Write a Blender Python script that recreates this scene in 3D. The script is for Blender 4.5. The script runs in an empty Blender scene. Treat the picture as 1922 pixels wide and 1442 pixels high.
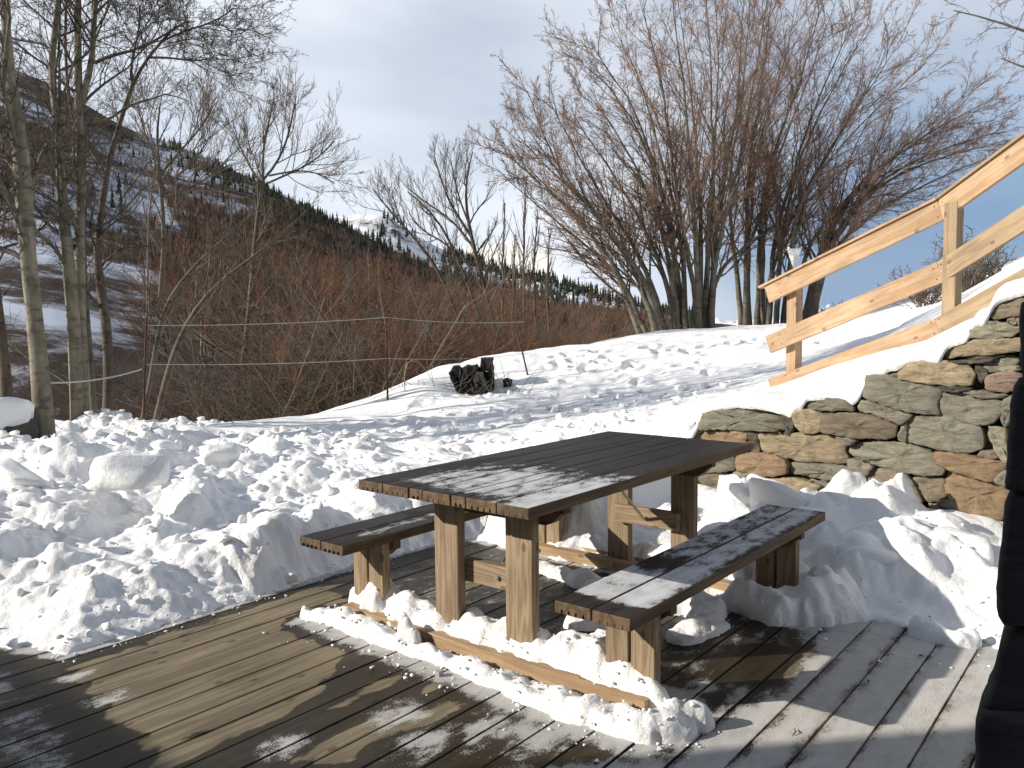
import bpy, bmesh, math, random
import numpy as np
from mathutils import Vector, Matrix
R = math.radians
random.seed(7)
rng = np.random.default_rng(11)

# ------------------------------------------------------------------ camera
F, YAW, PITCH, ROLL = 1531.1, 0.6806, 0.0698, -0.0091
CAM = np.array([2.2621, -2.3071, 1.4061])
_f = np.array([-math.sin(YAW)*math.cos(PITCH), math.cos(YAW)*math.cos(PITCH), -math.sin(PITCH)])
_r = np.array([math.cos(YAW), math.sin(YAW), 0.0]); _u = np.cross(_r, _f)
_r2 = _r*math.cos(ROLL)+_u*math.sin(ROLL); _u2 = -_r*math.sin(ROLL)+_u*math.cos(ROLL)
SC = bpy.context.scene
cam_data = bpy.data.cameras.new('camera'); cam = bpy.data.objects.new('camera', cam_data)
SC.collection.objects.link(cam)
cam_data.sensor_width = 36.0; cam_data.lens = 36.0*F/1922.0
cam_data.clip_start = 0.05; cam_data.clip_end = 30000
m = Matrix.Identity(4)
for i in range(3):
    m[i][0] = _r2[i]; m[i][1] = _u2[i]; m[i][2] = -_f[i]; m[i][3] = CAM[i]
cam.matrix_world = m
SC.camera = cam

# ------------------------------------------------------------------ light
SUN_DIR = Vector((1.53, 1.63, -1.0)).normalized()
SUN_EL = math.asin(-SUN_DIR.z); SUN_AZ = math.atan2(-SUN_DIR.x, -SUN_DIR.y)
sd_ = bpy.data.lights.new('sun', 'SUN'); sd_.energy = 5.0; sd_.angle = R(0.5); sd_.color = (1.0, 0.93, 0.82)
sun = bpy.data.objects.new('sun', sd_); SC.collection.objects.link(sun)
sun.rotation_mode = 'QUATERNION'; sun.rotation_quaternion = SUN_DIR.to_track_quat('-Z', 'Y')
SC.view_settings.view_transform = 'Standard'; SC.view_settings.look = 'None'
SC.view_settings.exposure = 0.42; SC.view_settings.gamma = 1.0

W = bpy.data.worlds.new('World'); SC.world = W; W.use_nodes = True
nt = W.node_tree; N = nt.nodes; Lk = nt.links; N.clear()
out = N.new('ShaderNodeOutputWorld'); bg = N.new('ShaderNodeBackground')
sky = N.new('ShaderNodeTexSky'); sky.sky_type = 'NISHITA'; sky.sun_disc = False
sky.sun_elevation = SUN_EL; sky.sun_rotation = SUN_AZ % (2*math.pi); sky.altitude = 1500; sky.air_density = 1.0; sky.dust_density = 0.25
bg.inputs['Strength'].default_value = 0.085
tc = N.new('ShaderNodeTexCoord')
mp = N.new('ShaderNodeMapping'); mp.inputs['Scale'].default_value = (1.0, 1.0, 2.3); mp.inputs['Rotation'].default_value = (0.12, -0.18, 0.5)
n1 = N.new('ShaderNodeTexNoise'); n1.inputs['Scale'].default_value = 1.35; n1.inputs['Detail'].default_value = 5; n1.inputs['Roughness'].default_value = 0.48; n1.inputs['Distortion'].default_value = 0.35
Lk.new(tc.outputs['Generated'], mp.inputs['Vector']); Lk.new(mp.outputs[0], n1.inputs['Vector'])
cr = N.new('ShaderNodeValToRGB'); cr.color_ramp.elements[0].position = 0.30; cr.color_ramp.elements[1].position = 0.56
cr.color_ramp.elements[0].color = (0.42,)*3+(1,); cr.color_ramp.elements[1].color = (1, 1, 1, 1)
Lk.new(n1.outputs['Fac'], cr.inputs[0])
# thicker veil on the left half of the sky, clearer blue low on the right
sx = N.new('ShaderNodeSeparateXYZ'); Lk.new(tc.outputs['Generated'], sx.inputs[0])
dp = N.new('ShaderNodeVectorMath'); dp.operation = 'DOT_PRODUCT'; dp.inputs[1].default_value = (-0.95, 0.32, 0.0)
Lk.new(tc.outputs['Generated'], dp.inputs[0])
mr = N.new('ShaderNodeMapRange'); mr.inputs['From Min'].default_value = 0.42; mr.inputs['From Max'].default_value = 0.74
mr.inputs['To Min'].default_value = 0.08; mr.inputs['To Max'].default_value = 1.0
Lk.new(dp.outputs['Value'], mr.inputs['Value'])
hz = N.new('ShaderNodeMapRange'); hz.inputs['From Min'].default_value = 0.06; hz.inputs['From Max'].default_value = 0.30
hz.inputs['To Min'].default_value = 0.0; hz.inputs['To Max'].default_value = 0.7
Lk.new(sx.outputs['Z'], hz.inputs['Value'])
mx0 = N.new('ShaderNodeMath'); mx0.operation = 'MAXIMUM'; Lk.new(mr.outputs[0], mx0.inputs[0]); Lk.new(hz.outputs[0], mx0.inputs[1])
ml = N.new('ShaderNodeMath'); ml.operation = 'MULTIPLY'; Lk.new(cr.outputs[0], ml.inputs[0]); Lk.new(mx0.outputs[0], ml.inputs[1])
# the veil thins overhead
tz = N.new('ShaderNodeMapRange'); tz.inputs['From Min'].default_value = 0.42; tz.inputs['From Max'].default_value = 0.95
tz.inputs['To Min'].default_value = 1.0; tz.inputs['To Max'].default_value = 0.25
Lk.new(sx.outputs['Z'], tz.inputs['Value'])
ml2 = N.new('ShaderNodeMath'); ml2.operation = 'MULTIPLY'; Lk.new(ml.outputs[0], ml2.inputs[0]); Lk.new(tz.outputs[0], ml2.inputs[1])
cm = N.new('ShaderNodeMix'); cm.data_type = 'RGBA'
cm.inputs[7].default_value = (8.1, 8.6, 9.4, 1)
Lk.new(ml2.outputs[0], cm.inputs[0]); Lk.new(sky.outputs[0], cm.inputs[6])
n2 = N.new('ShaderNodeTexNoise'); n2.inputs['Scale'].default_value = 9.0; n2.inputs['Detail'].default_value = 6; Lk.new(mp.outputs[0], n2.inputs['Vector'])
# bright cumulus bank low over the far ridge
sb = N.new('ShaderNodeVectorMath'); sb.operation = 'SUBTRACT'; cdir = PXD = (_f+_r2*(930-961)/F-_u2*(520-721)/F); cdir = cdir/np.linalg.norm(cdir); sb.inputs[1].default_value = tuple(float(q) for q in cdir)
Lk.new(tc.outputs['Generated'], sb.inputs[0]); sm = N.new('ShaderNodeVectorMath'); sm.operation = 'MULTIPLY'; sm.inputs[1].default_value = (1/.085, 1/.085, 1/.045); Lk.new(sb.outputs[0], sm.inputs[0])
ln = N.new('ShaderNodeVectorMath'); ln.operation = 'LENGTH'; Lk.new(sm.outputs[0], ln.inputs[0])
s1 = N.new('ShaderNodeMath'); s1.operation = 'MULTIPLY_ADD'; Lk.new(n2.outputs['Fac'], s1.inputs[0]); s1.inputs[1].default_value = -1.6; Lk.new(ln.outputs['Value'], s1.inputs[2])
cb = N.new('ShaderNodeValToRGB'); cb.color_ramp.elements[0].position = 0.0; cb.color_ramp.elements[0].color = (1, 1, 1, 1); cb.color_ramp.elements[1].position = 0.22; cb.color_ramp.elements[1].color = (0, 0, 0, 1); Lk.new(s1.outputs[0], cb.inputs[0])
cm2 = N.new('ShaderNodeMix'); cm2.data_type = 'RGBA'; Lk.new(cb.outputs[0], cm2.inputs[0]); Lk.new(cm.outputs[2], cm2.inputs[6]); cm2.inputs[7].default_value = (9.5, 9.2, 8.6, 1)
# slate blue bank of distant weather low on the right
sb2 = N.new('ShaderNodeVectorMath'); sb2.operation = 'SUBTRACT'; bd_ = (_f+_r2*(1760-961)/F-_u2*(520-721)/F); bd_ = bd_/np.linalg.norm(bd_); sb2.inputs[1].default_value = tuple(float(q) for q in bd_)
Lk.new(tc.outputs['Generated'], sb2.inputs[0]); sm2 = N.new('ShaderNodeVectorMath'); sm2.operation = 'MULTIPLY'; sm2.inputs[1].default_value = (1/.36, 1/.36, 1/.16); Lk.new(sb2.outputs[0], sm2.inputs[0])
ln2 = N.new('ShaderNodeVectorMath'); ln2.operation = 'LENGTH'; Lk.new(sm2.outputs[0], ln2.inputs[0])
s2 = N.new('ShaderNodeMath'); s2.operation = 'MULTIPLY_ADD'; Lk.new(n1.outputs['Fac'], s2.inputs[0]); s2.inputs[1].default_value = .9; Lk.new(ln2.outputs['Value'], s2.inputs[2])
cb2 = N.new('ShaderNodeValToRGB'); cb2.color_ramp.elements[0].position = 0.55; cb2.color_ramp.elements[0].color = (.85, .85, .85, 1); cb2.color_ramp.elements[1].position = 1.0; cb2.color_ramp.elements[1].color = (0, 0, 0, 1)
s3 = N.new('ShaderNodeMath'); s3.operation = 'MULTIPLY'; s3.inputs[1].default_value = .62; Lk.new(s2.outputs[0], s3.inputs[0]); Lk.new(s3.outputs[0], cb2.inputs[0])
cm3 = N.new('ShaderNodeMix'); cm3.data_type = 'RGBA'; Lk.new(cb2.outputs[0], cm3.inputs[0]); Lk.new(cm2.outputs[2], cm3.inputs[6]); cm3.inputs[7].default_value = (2.0, 3.1, 4.9, 1)
Lk.new(cm3.outputs[2], bg.inputs['Color']); Lk.new(bg.outputs[0], out.inputs[0])

# ------------------------------------------------------------------ geometry helpers
def PX(u, v, D):
    """point that stands at forward depth D in metres on the sight line through (u, v)"""
    return CAM + D*(_f + _r2*(u-961)/F - _u2*(v-721)/F)
def PZ(u, v, z):
    d = _f*F + _r2*(u-961) - _u2*(v-721)
    return CAM + d*((z-CAM[2])/d[2])
def PY(u, v, y):
    d = _f*F + _r2*(u-961) - _u2*(v-721)
    return CAM + d*((y-CAM[1])/d[1])

_perm = rng.permutation(4096)
def _h(ix, iy, iz=0):
    return _perm[(_perm[(_perm[ix & 4095] + iy) & 4095] + iz) & 4095]
def noise2(x, y, seed=0):
    ix = np.floor(x).astype(np.int64); iy = np.floor(y).astype(np.int64)
    fx = x-ix; fy = y-iy
    u = fx*fx*fx*(fx*(fx*6-15)+10); v = fy*fy*fy*(fy*(fy*6-15)+10)
    def g(a, b, dx, dy):
        t = _h(a, b, seed)*(2*math.pi/4096)
        return np.cos(t)*dx+np.sin(t)*dy
    a = g(ix, iy, fx, fy); b = g(ix+1, iy, fx-1, fy); c = g(ix, iy+1, fx, fy-1); d = g(ix+1, iy+1, fx-1, fy-1)
    return (a*(1-u)+b*u)*(1-v)+(c*(1-u)+d*u)*v
def fbm(x, y, oct=4, seed=0, gain=.5):
    s = 0; a = 1.0; f = 1.0
    for i in range(oct):
        s = s+a*noise2(x*f+i*17.3, y*f-i*9.1, seed+i); a *= gain; f *= 2.03
    return s
def n3(p, seed=0):
    return noise2(p[..., 0]+p[..., 2]*0.71, p[..., 1]-p[..., 2]*0.53, seed)+noise2(p[..., 2]*1.1+7.7, p[..., 0]-p[..., 1], seed+3)
def sstep(a, b, x):
    t = np.clip((x-a)/(b-a), 0, 1); return t*t*(3-2*t)
def poly_sd(X, Y, poly):
    """signed distance, negative inside"""
    P = np.array(poly, float); n = len(P)
    d = np.full(X.shape, 1e9); ins = np.zeros(X.shape, bool)
    for i in range(n):
        a = P[i]; b = P[(i+1) % n]; e = b-a
        wx = X-a[0]; wy = Y-a[1]
        t = np.clip((wx*e[0]+wy*e[1])/(e@e+1e-12), 0, 1)
        d = np.minimum(d, (wx-e[0]*t)**2+(wy-e[1]*t)**2)
        c = ((a[1] > Y) != (b[1] > Y))
        with np.errstate(divide='ignore', invalid='ignore'):
            xi = (b[0]-a[0])*(Y-a[1])/((b[1]-a[1]) if b[1] != a[1] else 1e-9)+a[0]
        ins ^= c & (X < xi)
    d = np.sqrt(d); return np.where(ins, -d, d)

COL = SC.collection
def mesh_obj(name, verts, faces, mat=None, parent=None, smooth=True, mats=None, midx=None):
    """verts Nx3 array; faces Mx3 or Mx4 array or list"""
    me = bpy.data.meshes.new(name)
    verts = np.asarray(verts, np.float32)
    if isinstance(faces, np.ndarray):
        k = faces.shape[1]; nf = len(faces)
        me.vertices.add(len(verts)); me.vertices.foreach_set('co', verts.ravel())
        me.loops.add(nf*k); me.loops.foreach_set('vertex_index', faces.astype(np.int32).ravel())
        me.polygons.add(nf); me.polygons.foreach_set('loop_start', np.arange(nf, dtype=np.int32)*k)
        me.update(calc_edges=True)
    else:
        me.from_pydata([tuple(map(float, v)) for v in verts], [], [tuple(map(int, f)) for f in faces])
    me.polygons.foreach_set('use_smooth', np.full(len(me.polygons), smooth, dtype=bool))
    for mm in (mats or ([mat] if mat else [])): me.materials.append(mm)
    if midx is not None: me.polygons.foreach_set('material_index', np.asarray(midx, np.int32))
    me.update()
    o = bpy.data.objects.new(name, me); COL.objects.link(o)
    if parent is not None: o.parent = parent
    return o
def tag(o, label=None, cat=None, group=None, kind=None):
    if label: o['label'] = label
    if cat: o['category'] = cat
    if group: o['group'] = group
    if kind: o['kind'] = kind
    return o
def empty(name, loc, label=None, cat=None, group=None):
    o = bpy.data.objects.new(name, None); o.location = Vector(loc); o.empty_display_size = 0.2
    COL.objects.link(o); return tag(o, label, cat, group)
def fattr(o, name, vals):
    a = o.data.attributes.new(name, 'FLOAT', 'POINT'); a.data.foreach_set('value', np.asarray(vals, np.float32).ravel())
def cattr(o, name, vals):
    a = o.data.attributes.new(name, 'FLOAT_COLOR', 'POINT')
    v = np.ones((len(vals), 4), np.float32); v[:, :3] = vals; a.data.foreach_set('color', v.ravel())

def bm_box(bm, c, s, bevel=0.0, rot=None, jitter=0.0):
    g = bmesh.ops.create_cube(bm, size=1.0)
    vs = g['verts']
    for v in vs:
        v.co = Vector((v.co.x*s[0], v.co.y*s[1], v.co.z*s[2]))
        if jitter: v.co += Vector((random.uniform(-1, 1), random.uniform(-1, 1), random.uniform(-1, 1)))*jitter
        if rot is not None: v.co = rot @ v.co
        v.co += Vector(c)
    if bevel:
        es = list({e for v in vs for e in v.link_edges})
        bmesh.ops.bevel(bm, geom=es, offset=bevel, segments=2, affect='EDGES', profile=0.6)
def bm_obj(name, bm, mat, parent=None, smooth=False, mats=None):
    me = bpy.data.meshes.new(name); bm.normal_update(); bm.to_mesh(me); bm.free()
    for mm in (mats or [mat]): me.materials.append(mm)
    me.polygons.foreach_set('use_smooth', np.full(len(me.polygons), smooth, dtype=bool))
    o = bpy.data.objects.new(name, me); COL.objects.link(o)
    if parent is not None: o.parent = parent
    return o
def box_part(name, lo, hi, mat, parent, bevel=0.004, jitter=0.0):
    """axis aligned board; its object origin is its centre and its local X is its longest side, for the grain"""
    lo = Vector(lo); hi = Vector(hi); c = (lo+hi)/2; s = hi-lo
    ax = max(range(3), key=lambda i: s[i])
    if ax == 0: Rm = Matrix.Identity(3); d = (s.x, s.y, s.z)
    elif ax == 1: Rm = Matrix(((0, -1, 0), (1, 0, 0), (0, 0, 1))); d = (s.y, s.x, s.z)
    else: Rm = Matrix(((0, 0, -1), (0, 1, 0), (1, 0, 0))); d = (s.z, s.y, s.x)
    bm = bmesh.new(); bm_box(bm, (0, 0, 0), d, bevel, jitter=jitter)
    o = bm_obj(name, bm, mat, parent, smooth=False)
    pl = parent.location if parent is not None else Vector((0, 0, 0))
    o.location = c-pl; o.rotation_euler = Rm.to_euler()
    return o
def tube(P, Rd, k=6, cap=True):
    """P nxkx3 polylines of equal point count, Rd nxk radii -> verts, faces"""
    P = np.asarray(P, float); Rd = np.asarray(Rd, float)
    if P.ndim == 2: P = P[None]; Rd = Rd[None]
    n, m_, _ = P.shape
    T = np.gradient(P, axis=1); T /= np.linalg.norm(T, axis=2, keepdims=True)+1e-12
    up = np.where(np.abs(T[:, :1, 2:3]) > 0.9, np.array([1., 0, 0]), np.array([0, 0, 1.]))
    A = np.cross(T, np.broadcast_to(up, T.shape)); A /= np.linalg.norm(A, axis=2, keepdims=True)+1e-12
    B = np.cross(T, A)
    th = np.arange(k)*2*math.pi/k
    V = P[:, :, None, :]+Rd[:, :, None, None]*(A[:, :, None, :]*np.cos(th)[None, None, :, None]+B[:, :, None, :]*np.sin(th)[None, None, :, None])
    idx = np.arange(n*m_*k).reshape(n, m_, k)
    a = idx[:, :-1, :]; b = idx[:, 1:, :]
    Fq = np.stack([a, np.roll(a, -1, 2), np.roll(b, -1, 2), b], -1).reshape(-1, 4)
    return V.reshape(-1, 3), Fq
def join(parts):
    vs = []; fs = []; o = 0
    for v, f in parts:
        vs.append(v); fs.append(f+o); o += len(v)
    return np.concatenate(vs), np.concatenate(fs)

# ------------------------------------------------------------------ materials
def new_mat(name):
    M = bpy.data.materials.new(name); M.use_nodes = True
    t = M.node_tree; b = t.nodes['Principled BSDF']; return M, t, b
def nd(t, typ, **kw):
    n = t.nodes.new(typ)
    for k, v in kw.items():
        if k in n.inputs.keys(): n.inputs[k].default_value = v
        else: setattr(n, k, v)
    return n
def ramp(t, src, pts):
    r = t.nodes.new('ShaderNodeValToRGB'); e = r.color_ramp.elements
    while len(e) < len(pts): e.new(0.5)
    for i, (p, c) in enumerate(pts): e[i].position = p; e[i].color = (c if len(c) == 4 else tuple(c)+(1,)) if hasattr(c, '__len__') else (c, c, c, 1)
    t.links.new(src, r.inputs[0]); return r
def mixc(t, f, a, b):
    x = t.nodes.new('ShaderNodeMix'); x.data_type = 'RGBA'
    for s, i in ((f, 0), (a, 6), (b, 7)):
        if hasattr(s, 'is_linked') or hasattr(s, 'links'): t.links.new(s, x.inputs[i])
        else: x.inputs[i].default_value = s if i == 0 else tuple(s)+((1,) if len(s) == 3 else ())
    return x.outputs[2]
def math_(t, op, a, b=None, clamp=False):
    x = t.nodes.new('ShaderNodeMath'); x.operation = op; x.use_clamp = clamp
    for s, i in ((a, 0), (b, 1)):
        if s is None: continue
        if hasattr(s, 'is_linked'): t.links.new(s, x.inputs[i])
        else: x.inputs[i].default_value = s
    return x.outputs[0]
def bump(t, b, h, dist=0.01, strength=1.0):
    x = t.nodes.new('ShaderNodeBump'); x.inputs['Distance'].default_value = dist; x.inputs['Strength'].default_value = strength
    t.links.new(h, x.inputs['Height']); t.links.new(x.outputs[0], b.inputs['Normal'])

def snow_mat(name, col=(0.86, 0.855, 0.845), sc=1.0, bd=0.012):
    M, t, b = new_mat(name)
    co = nd(t, 'ShaderNodeTexCoord')
    a = nd(t, 'ShaderNodeTexNoise', Scale=38*sc, Detail=6.0, Roughness=0.68); t.links.new(co.outputs['Object'], a.inputs['Vector'])
    c = nd(t, 'ShaderNodeTexNoise', Scale=2.2*sc, Detail=3.0); t.links.new(co.outputs['Object'], c.inputs['Vector'])
    r = ramp(t, c.outputs['Fac'], [(0.3, (col[0]*.96, col[1]*.965, col[2]*.975)), (0.7, col)])
    t.links.new(r.outputs[0], b.inputs['Base Color'])
    b.inputs['Roughness'].default_value = 0.62; b.inputs['Specular IOR Level'].default_value = 0.25
    e = nd(t, 'ShaderNodeTexNoise', Scale=13*sc, Detail=4.0, Roughness=0.5, Distortion=.1); t.links.new(co.outputs['Object'], e.inputs['Vector'])
    bump(t, b, math_(t, 'ADD', math_(t, 'MULTIPLY', e.outputs['Fac'], 1.1), a.outputs['Fac']), bd, 0.75)
    return M
SNOW = snow_mat('snow')
SNOWC = snow_mat('clod_snow', bd=0.008)

def wood_mat(name, c1, c2, ring=26.0, knots=True, spec=0.3, rough=0.7, frost=False, wetc=None, film=(0.74, 0.75, 0.77), fmax=0.93):
    M, t, b = new_mat(name)
    co = nd(t, 'ShaderNodeTexCoord'); oi = nd(t, 'ShaderNodeObjectInfo')
    off = nd(t, 'ShaderNodeVectorMath', operation='SCALE'); off.inputs['Scale'].default_value = 13.7
    cx = nd(t, 'ShaderNodeCombineXYZ'); t.links.new(oi.outputs['Random'], cx.inputs[0]); t.links.new(oi.outputs['Random'], cx.inputs[1]); t.links.new(oi.outputs['Random'], cx.inputs[2])
    t.links.new(cx.outputs[0], off.inputs[0])
    ad = nd(t, 'ShaderNodeVectorMath', operation='ADD'); t.links.new(co.outputs['Object'], ad.inputs[0]); t.links.new(off.outputs[0], ad.inputs[1])
    mp = nd(t, 'ShaderNodeMapping'); mp.inputs['Scale'].default_value = (0.7, 9.0, 9.0); t.links.new(ad.outputs[0], mp.inputs['Vector'])
    wob = nd(t, 'ShaderNodeTexNoise', Scale=1.6, Detail=3.0, Roughness=0.5, Distortion=0.3); t.links.new(mp.outputs[0], wob.inputs['Vector'])
    rg = math_(t, 'MULTIPLY', wob.outputs['Fac'], ring)
    sn = math_(t, 'SINE', rg)
    mp2 = nd(t, 'ShaderNodeMapping'); mp2.inputs['Scale'].default_value = (4.0, 160.0, 160.0); t.links.new(ad.outputs[0], mp2.inputs['Vector'])
    fine = nd(t, 'ShaderNodeTexNoise', Scale=1.0, Detail=4.0, Roughness=0.6); t.links.new(mp2.outputs[0], fine.inputs['Vector'])
    s = math_(t, 'ADD', math_(t, 'MULTIPLY', sn, 0.22), math_(t, 'MULTIPLY', fine.outputs['Fac'], 0.9))
    r = ramp(t, s, [(0.18, c2), (0.62, c1)])
    colr = r.outputs[0]
    big = nd(t, 'ShaderNodeTexNoise', Scale=2.3, Detail=4.0, Roughness=0.6); t.links.new(ad.outputs[0], big.inputs['Vector'])
    br = ramp(t, big.outputs['Fac'], [(0.32, 0.72), (0.68, 1.12)])
    mm = t.nodes.new('ShaderNodeMix'); mm.data_type = 'RGBA'; mm.blend_type = 'MULTIPLY'; mm.inputs[0].default_value = 1.0
    t.links.new(colr, mm.inputs[6]); t.links.new(br.outputs[0], mm.inputs[7]); colr = mm.outputs[2]
    if knots:
        sp_ = nd(t, 'ShaderNodeSeparateXYZ'); t.links.new(ad.outputs[0], sp_.inputs[0])
        cb_ = nd(t, 'ShaderNodeCombineXYZ'); t.links.new(math_(t, 'MULTIPLY', sp_.outputs[0], 2.6), cb_.inputs[0]); t.links.new(math_(t, 'MULTIPLY', math_(t, 'ADD', sp_.outputs[1], sp_.outputs[2]), 4.5), cb_.inputs[1])
        vo = nd(t, 'ShaderNodeTexVoronoi', Scale=1.0); vo.voronoi_dimensions = '2D'; t.links.new(cb_.outputs[0], vo.inputs['Vector'])
        kr = ramp(t, math_(t, 'ADD', vo.outputs['Distance'], math_(t, 'MULTIPLY', fine.outputs['Fac'], .03)), [(0.0, 0.85), (0.045, 0.6), (0.058, 0.85), (0.072, 0.0)])
        colr = mixc(t, kr.outputs[0], colr, (c2[0]*.45, c2[1]*.38, c2[2]*.35))
    if frost:
        fa = nd(t, 'ShaderNodeAttribute', attribute_name='frost'); wa = nd(t, 'ShaderNodeAttribute', attribute_name='wet')
        mo = nd(t, 'ShaderNodeMapping'); mo.inputs['Scale'].default_value = (9.0, 16.0, 16.0); t.links.new(co.outputs['Object'], mo.inputs['Vector'])
        nz = nd(t, 'ShaderNodeTexNoise', Scale=1.0, Detail=8.0, Roughness=0.66); t.links.new(mo.outputs[0], nz.inputs['Vector'])
        gr = nd(t, 'ShaderNodeTexNoise', Scale=170.0, Detail=3.0, Roughness=0.7); t.links.new(co.outputs['Object'], gr.inputs['Vector'])
        v = math_(t, 'ADD', math_(t, 'ADD', fa.outputs['Fac'], math_(t, 'MULTIPLY', math_(t, 'SUBTRACT', nz.outputs['Fac'], 0.5), 1.5)), math_(t, 'MULTIPLY', math_(t, 'SUBTRACT', gr.outputs['Fac'], 0.5), 0.9))
        fr = ramp(t, v, [(0.47, 0.0), (0.62, fmax*.74), (0.98, fmax)])
        nw = nd(t, 'ShaderNodeTexNoise', Scale=5.0, Detail=5.0, Roughness=0.55, Distortion=0.6); 
        mw = nd(t, 'ShaderNodeMapping'); mw.inputs['Scale'].default_value = (0.55, 1.0, 1.0); t.links.new(co.outputs['Object'], mw.inputs['Vector']); t.links.new(mw.outputs[0], nw.inputs['Vector'])
        w = math_(t, 'ADD', wa.outputs['Fac'], math_(t, 'MULTIPLY', math_(t, 'SUBTRACT', nw.outputs['Fac'], 0.5), 1.7))
        wr = ramp(t, w, [(0.46, 0.0), (0.53, 1.0)])
        dk = t.nodes.new('ShaderNodeMix'); dk.data_type = 'RGBA'; dk.blend_type = 'MULTIPLY'; t.links.new(wr.outputs[0], dk.inputs[0])
        t.links.new(colr, dk.inputs[6]); dk.inputs[7].default_value = (wetc or (0.20, 0.19, 0.17))+(1,)
        colr = mixc(t, fr.outputs[0], dk.outputs[2], film)
        rr = math_(t, 'SUBTRACT', rough, math_(t, 'MULTIPLY', wr.outputs[0], 0.24))
        rr = math_(t, 'ADD', rr, math_(t, 'MULTIPLY', fr.outputs[0], 0.3), clamp=True)
        t.links.new(rr, b.inputs['Roughness'])
        hgt = math_(t, 'ADD', math_(t, 'MULTIPLY', fine.outputs['Fac'], 0.25), math_(t, 'MULTIPLY', fr.outputs[0], math_(t, 'ADD', gr.outputs['Fac'], 0.6)))
        bump(t, b, hgt, 0.004, 0.9)
    else:
        b.inputs['Roughness'].default_value = rough
        bump(t, b, fine.outputs['Fac'], 0.0016, 0.8)
    b.inputs['Specular IOR Level'].default_value = spec
    t.links.new(colr, b.inputs['Base Color'])
    return M
W_RAIL = wood_mat('fresh_larch', (0.46, 0.315, 0.195), (0.36, 0.225, 0.125), ring=30)
W_RAILG = wood_mat('greyed_larch', (0.34, 0.25, 0.155), (0.26, 0.18, 0.105), ring=30)
W_LEG = wood_mat('leg_pine', (0.30, 0.225, 0.145), (0.195, 0.137, 0.083), ring=46)
W_SILL = wood_mat('sill_pine', (0.40, 0.28, 0.17), (0.29, 0.19, 0.105), ring=30)
W_TOP = wood_mat('table_top_wood', (0.046, 0.039, 0.033), (0.026, 0.022, 0.019), ring=20, frost=True, rough=0.7, spec=0.14, wetc=(0.55, 0.54, 0.52), fmax=.8)
W_EDGE = wood_mat('board_edge_wood', (0.15, 0.098, 0.055), (0.075, 0.048, 0.027), ring=20, knots=False)
W_DECK = wood_mat('deck_wood', (0.235, 0.19, 0.125), (0.15, 0.12, 0.078), ring=22, frost=True, rough=0.66, knots=True, spec=.2, wetc=(0.17, 0.16, 0.135), film=(.66, .65, .63), fmax=.74)

def plain(name, col, rough=0.6, metal=0.0, noise=0.0, scale=20.0, spec=0.4):
    M, t, b = new_mat(name)
    b.inputs['Roughness'].default_value = rough; b.inputs['Metallic'].default_value = metal; b.inputs['Specular IOR Level'].default_value = spec
    if noise:
        co = nd(t, 'ShaderNodeTexCoord'); a = nd(t, 'ShaderNodeTexNoise', Scale=scale, Detail=5.0, Roughness=0.65); t.links.new(co.outputs['Object'], a.inputs['Vector'])
        r = ramp(t, a.outputs['Fac'], [(0.3, tuple(c*(1-noise) for c in col)), (0.7, tuple(min(1, c*(1+noise)) for c in col))])
        t.links.new(r.outputs[0], b.inputs['Base Color']); bump(t, b, a.outputs['Fac'], 0.004, 0.7)
    else: b.inputs['Base Color'].default_value = tuple(col)+(1,)
    return M
STEEL = plain('galvanised_steel', (0.45, 0.44, 0.38), 0.35, 0.9, 0.15, 60)
DARKGAP = plain('kerf_shade_and_screw', (0.012, 0.009, 0.007), 0.9)  # near-black colour for the shade inside kerfs, also used on screws
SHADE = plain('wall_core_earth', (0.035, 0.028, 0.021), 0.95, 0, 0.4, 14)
RUST = plain('rusty_iron', (0.07, 0.03, 0.023), 0.8, 0.1, 0.5, 40)
ROPE = plain('pale_fence_tape', (0.42, 0.42, 0.38), 0.7)
CHAR = plain('rotten_black_wood', (0.018, 0.015, 0.013), 0.9, 0, 0.6, 18)

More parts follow.
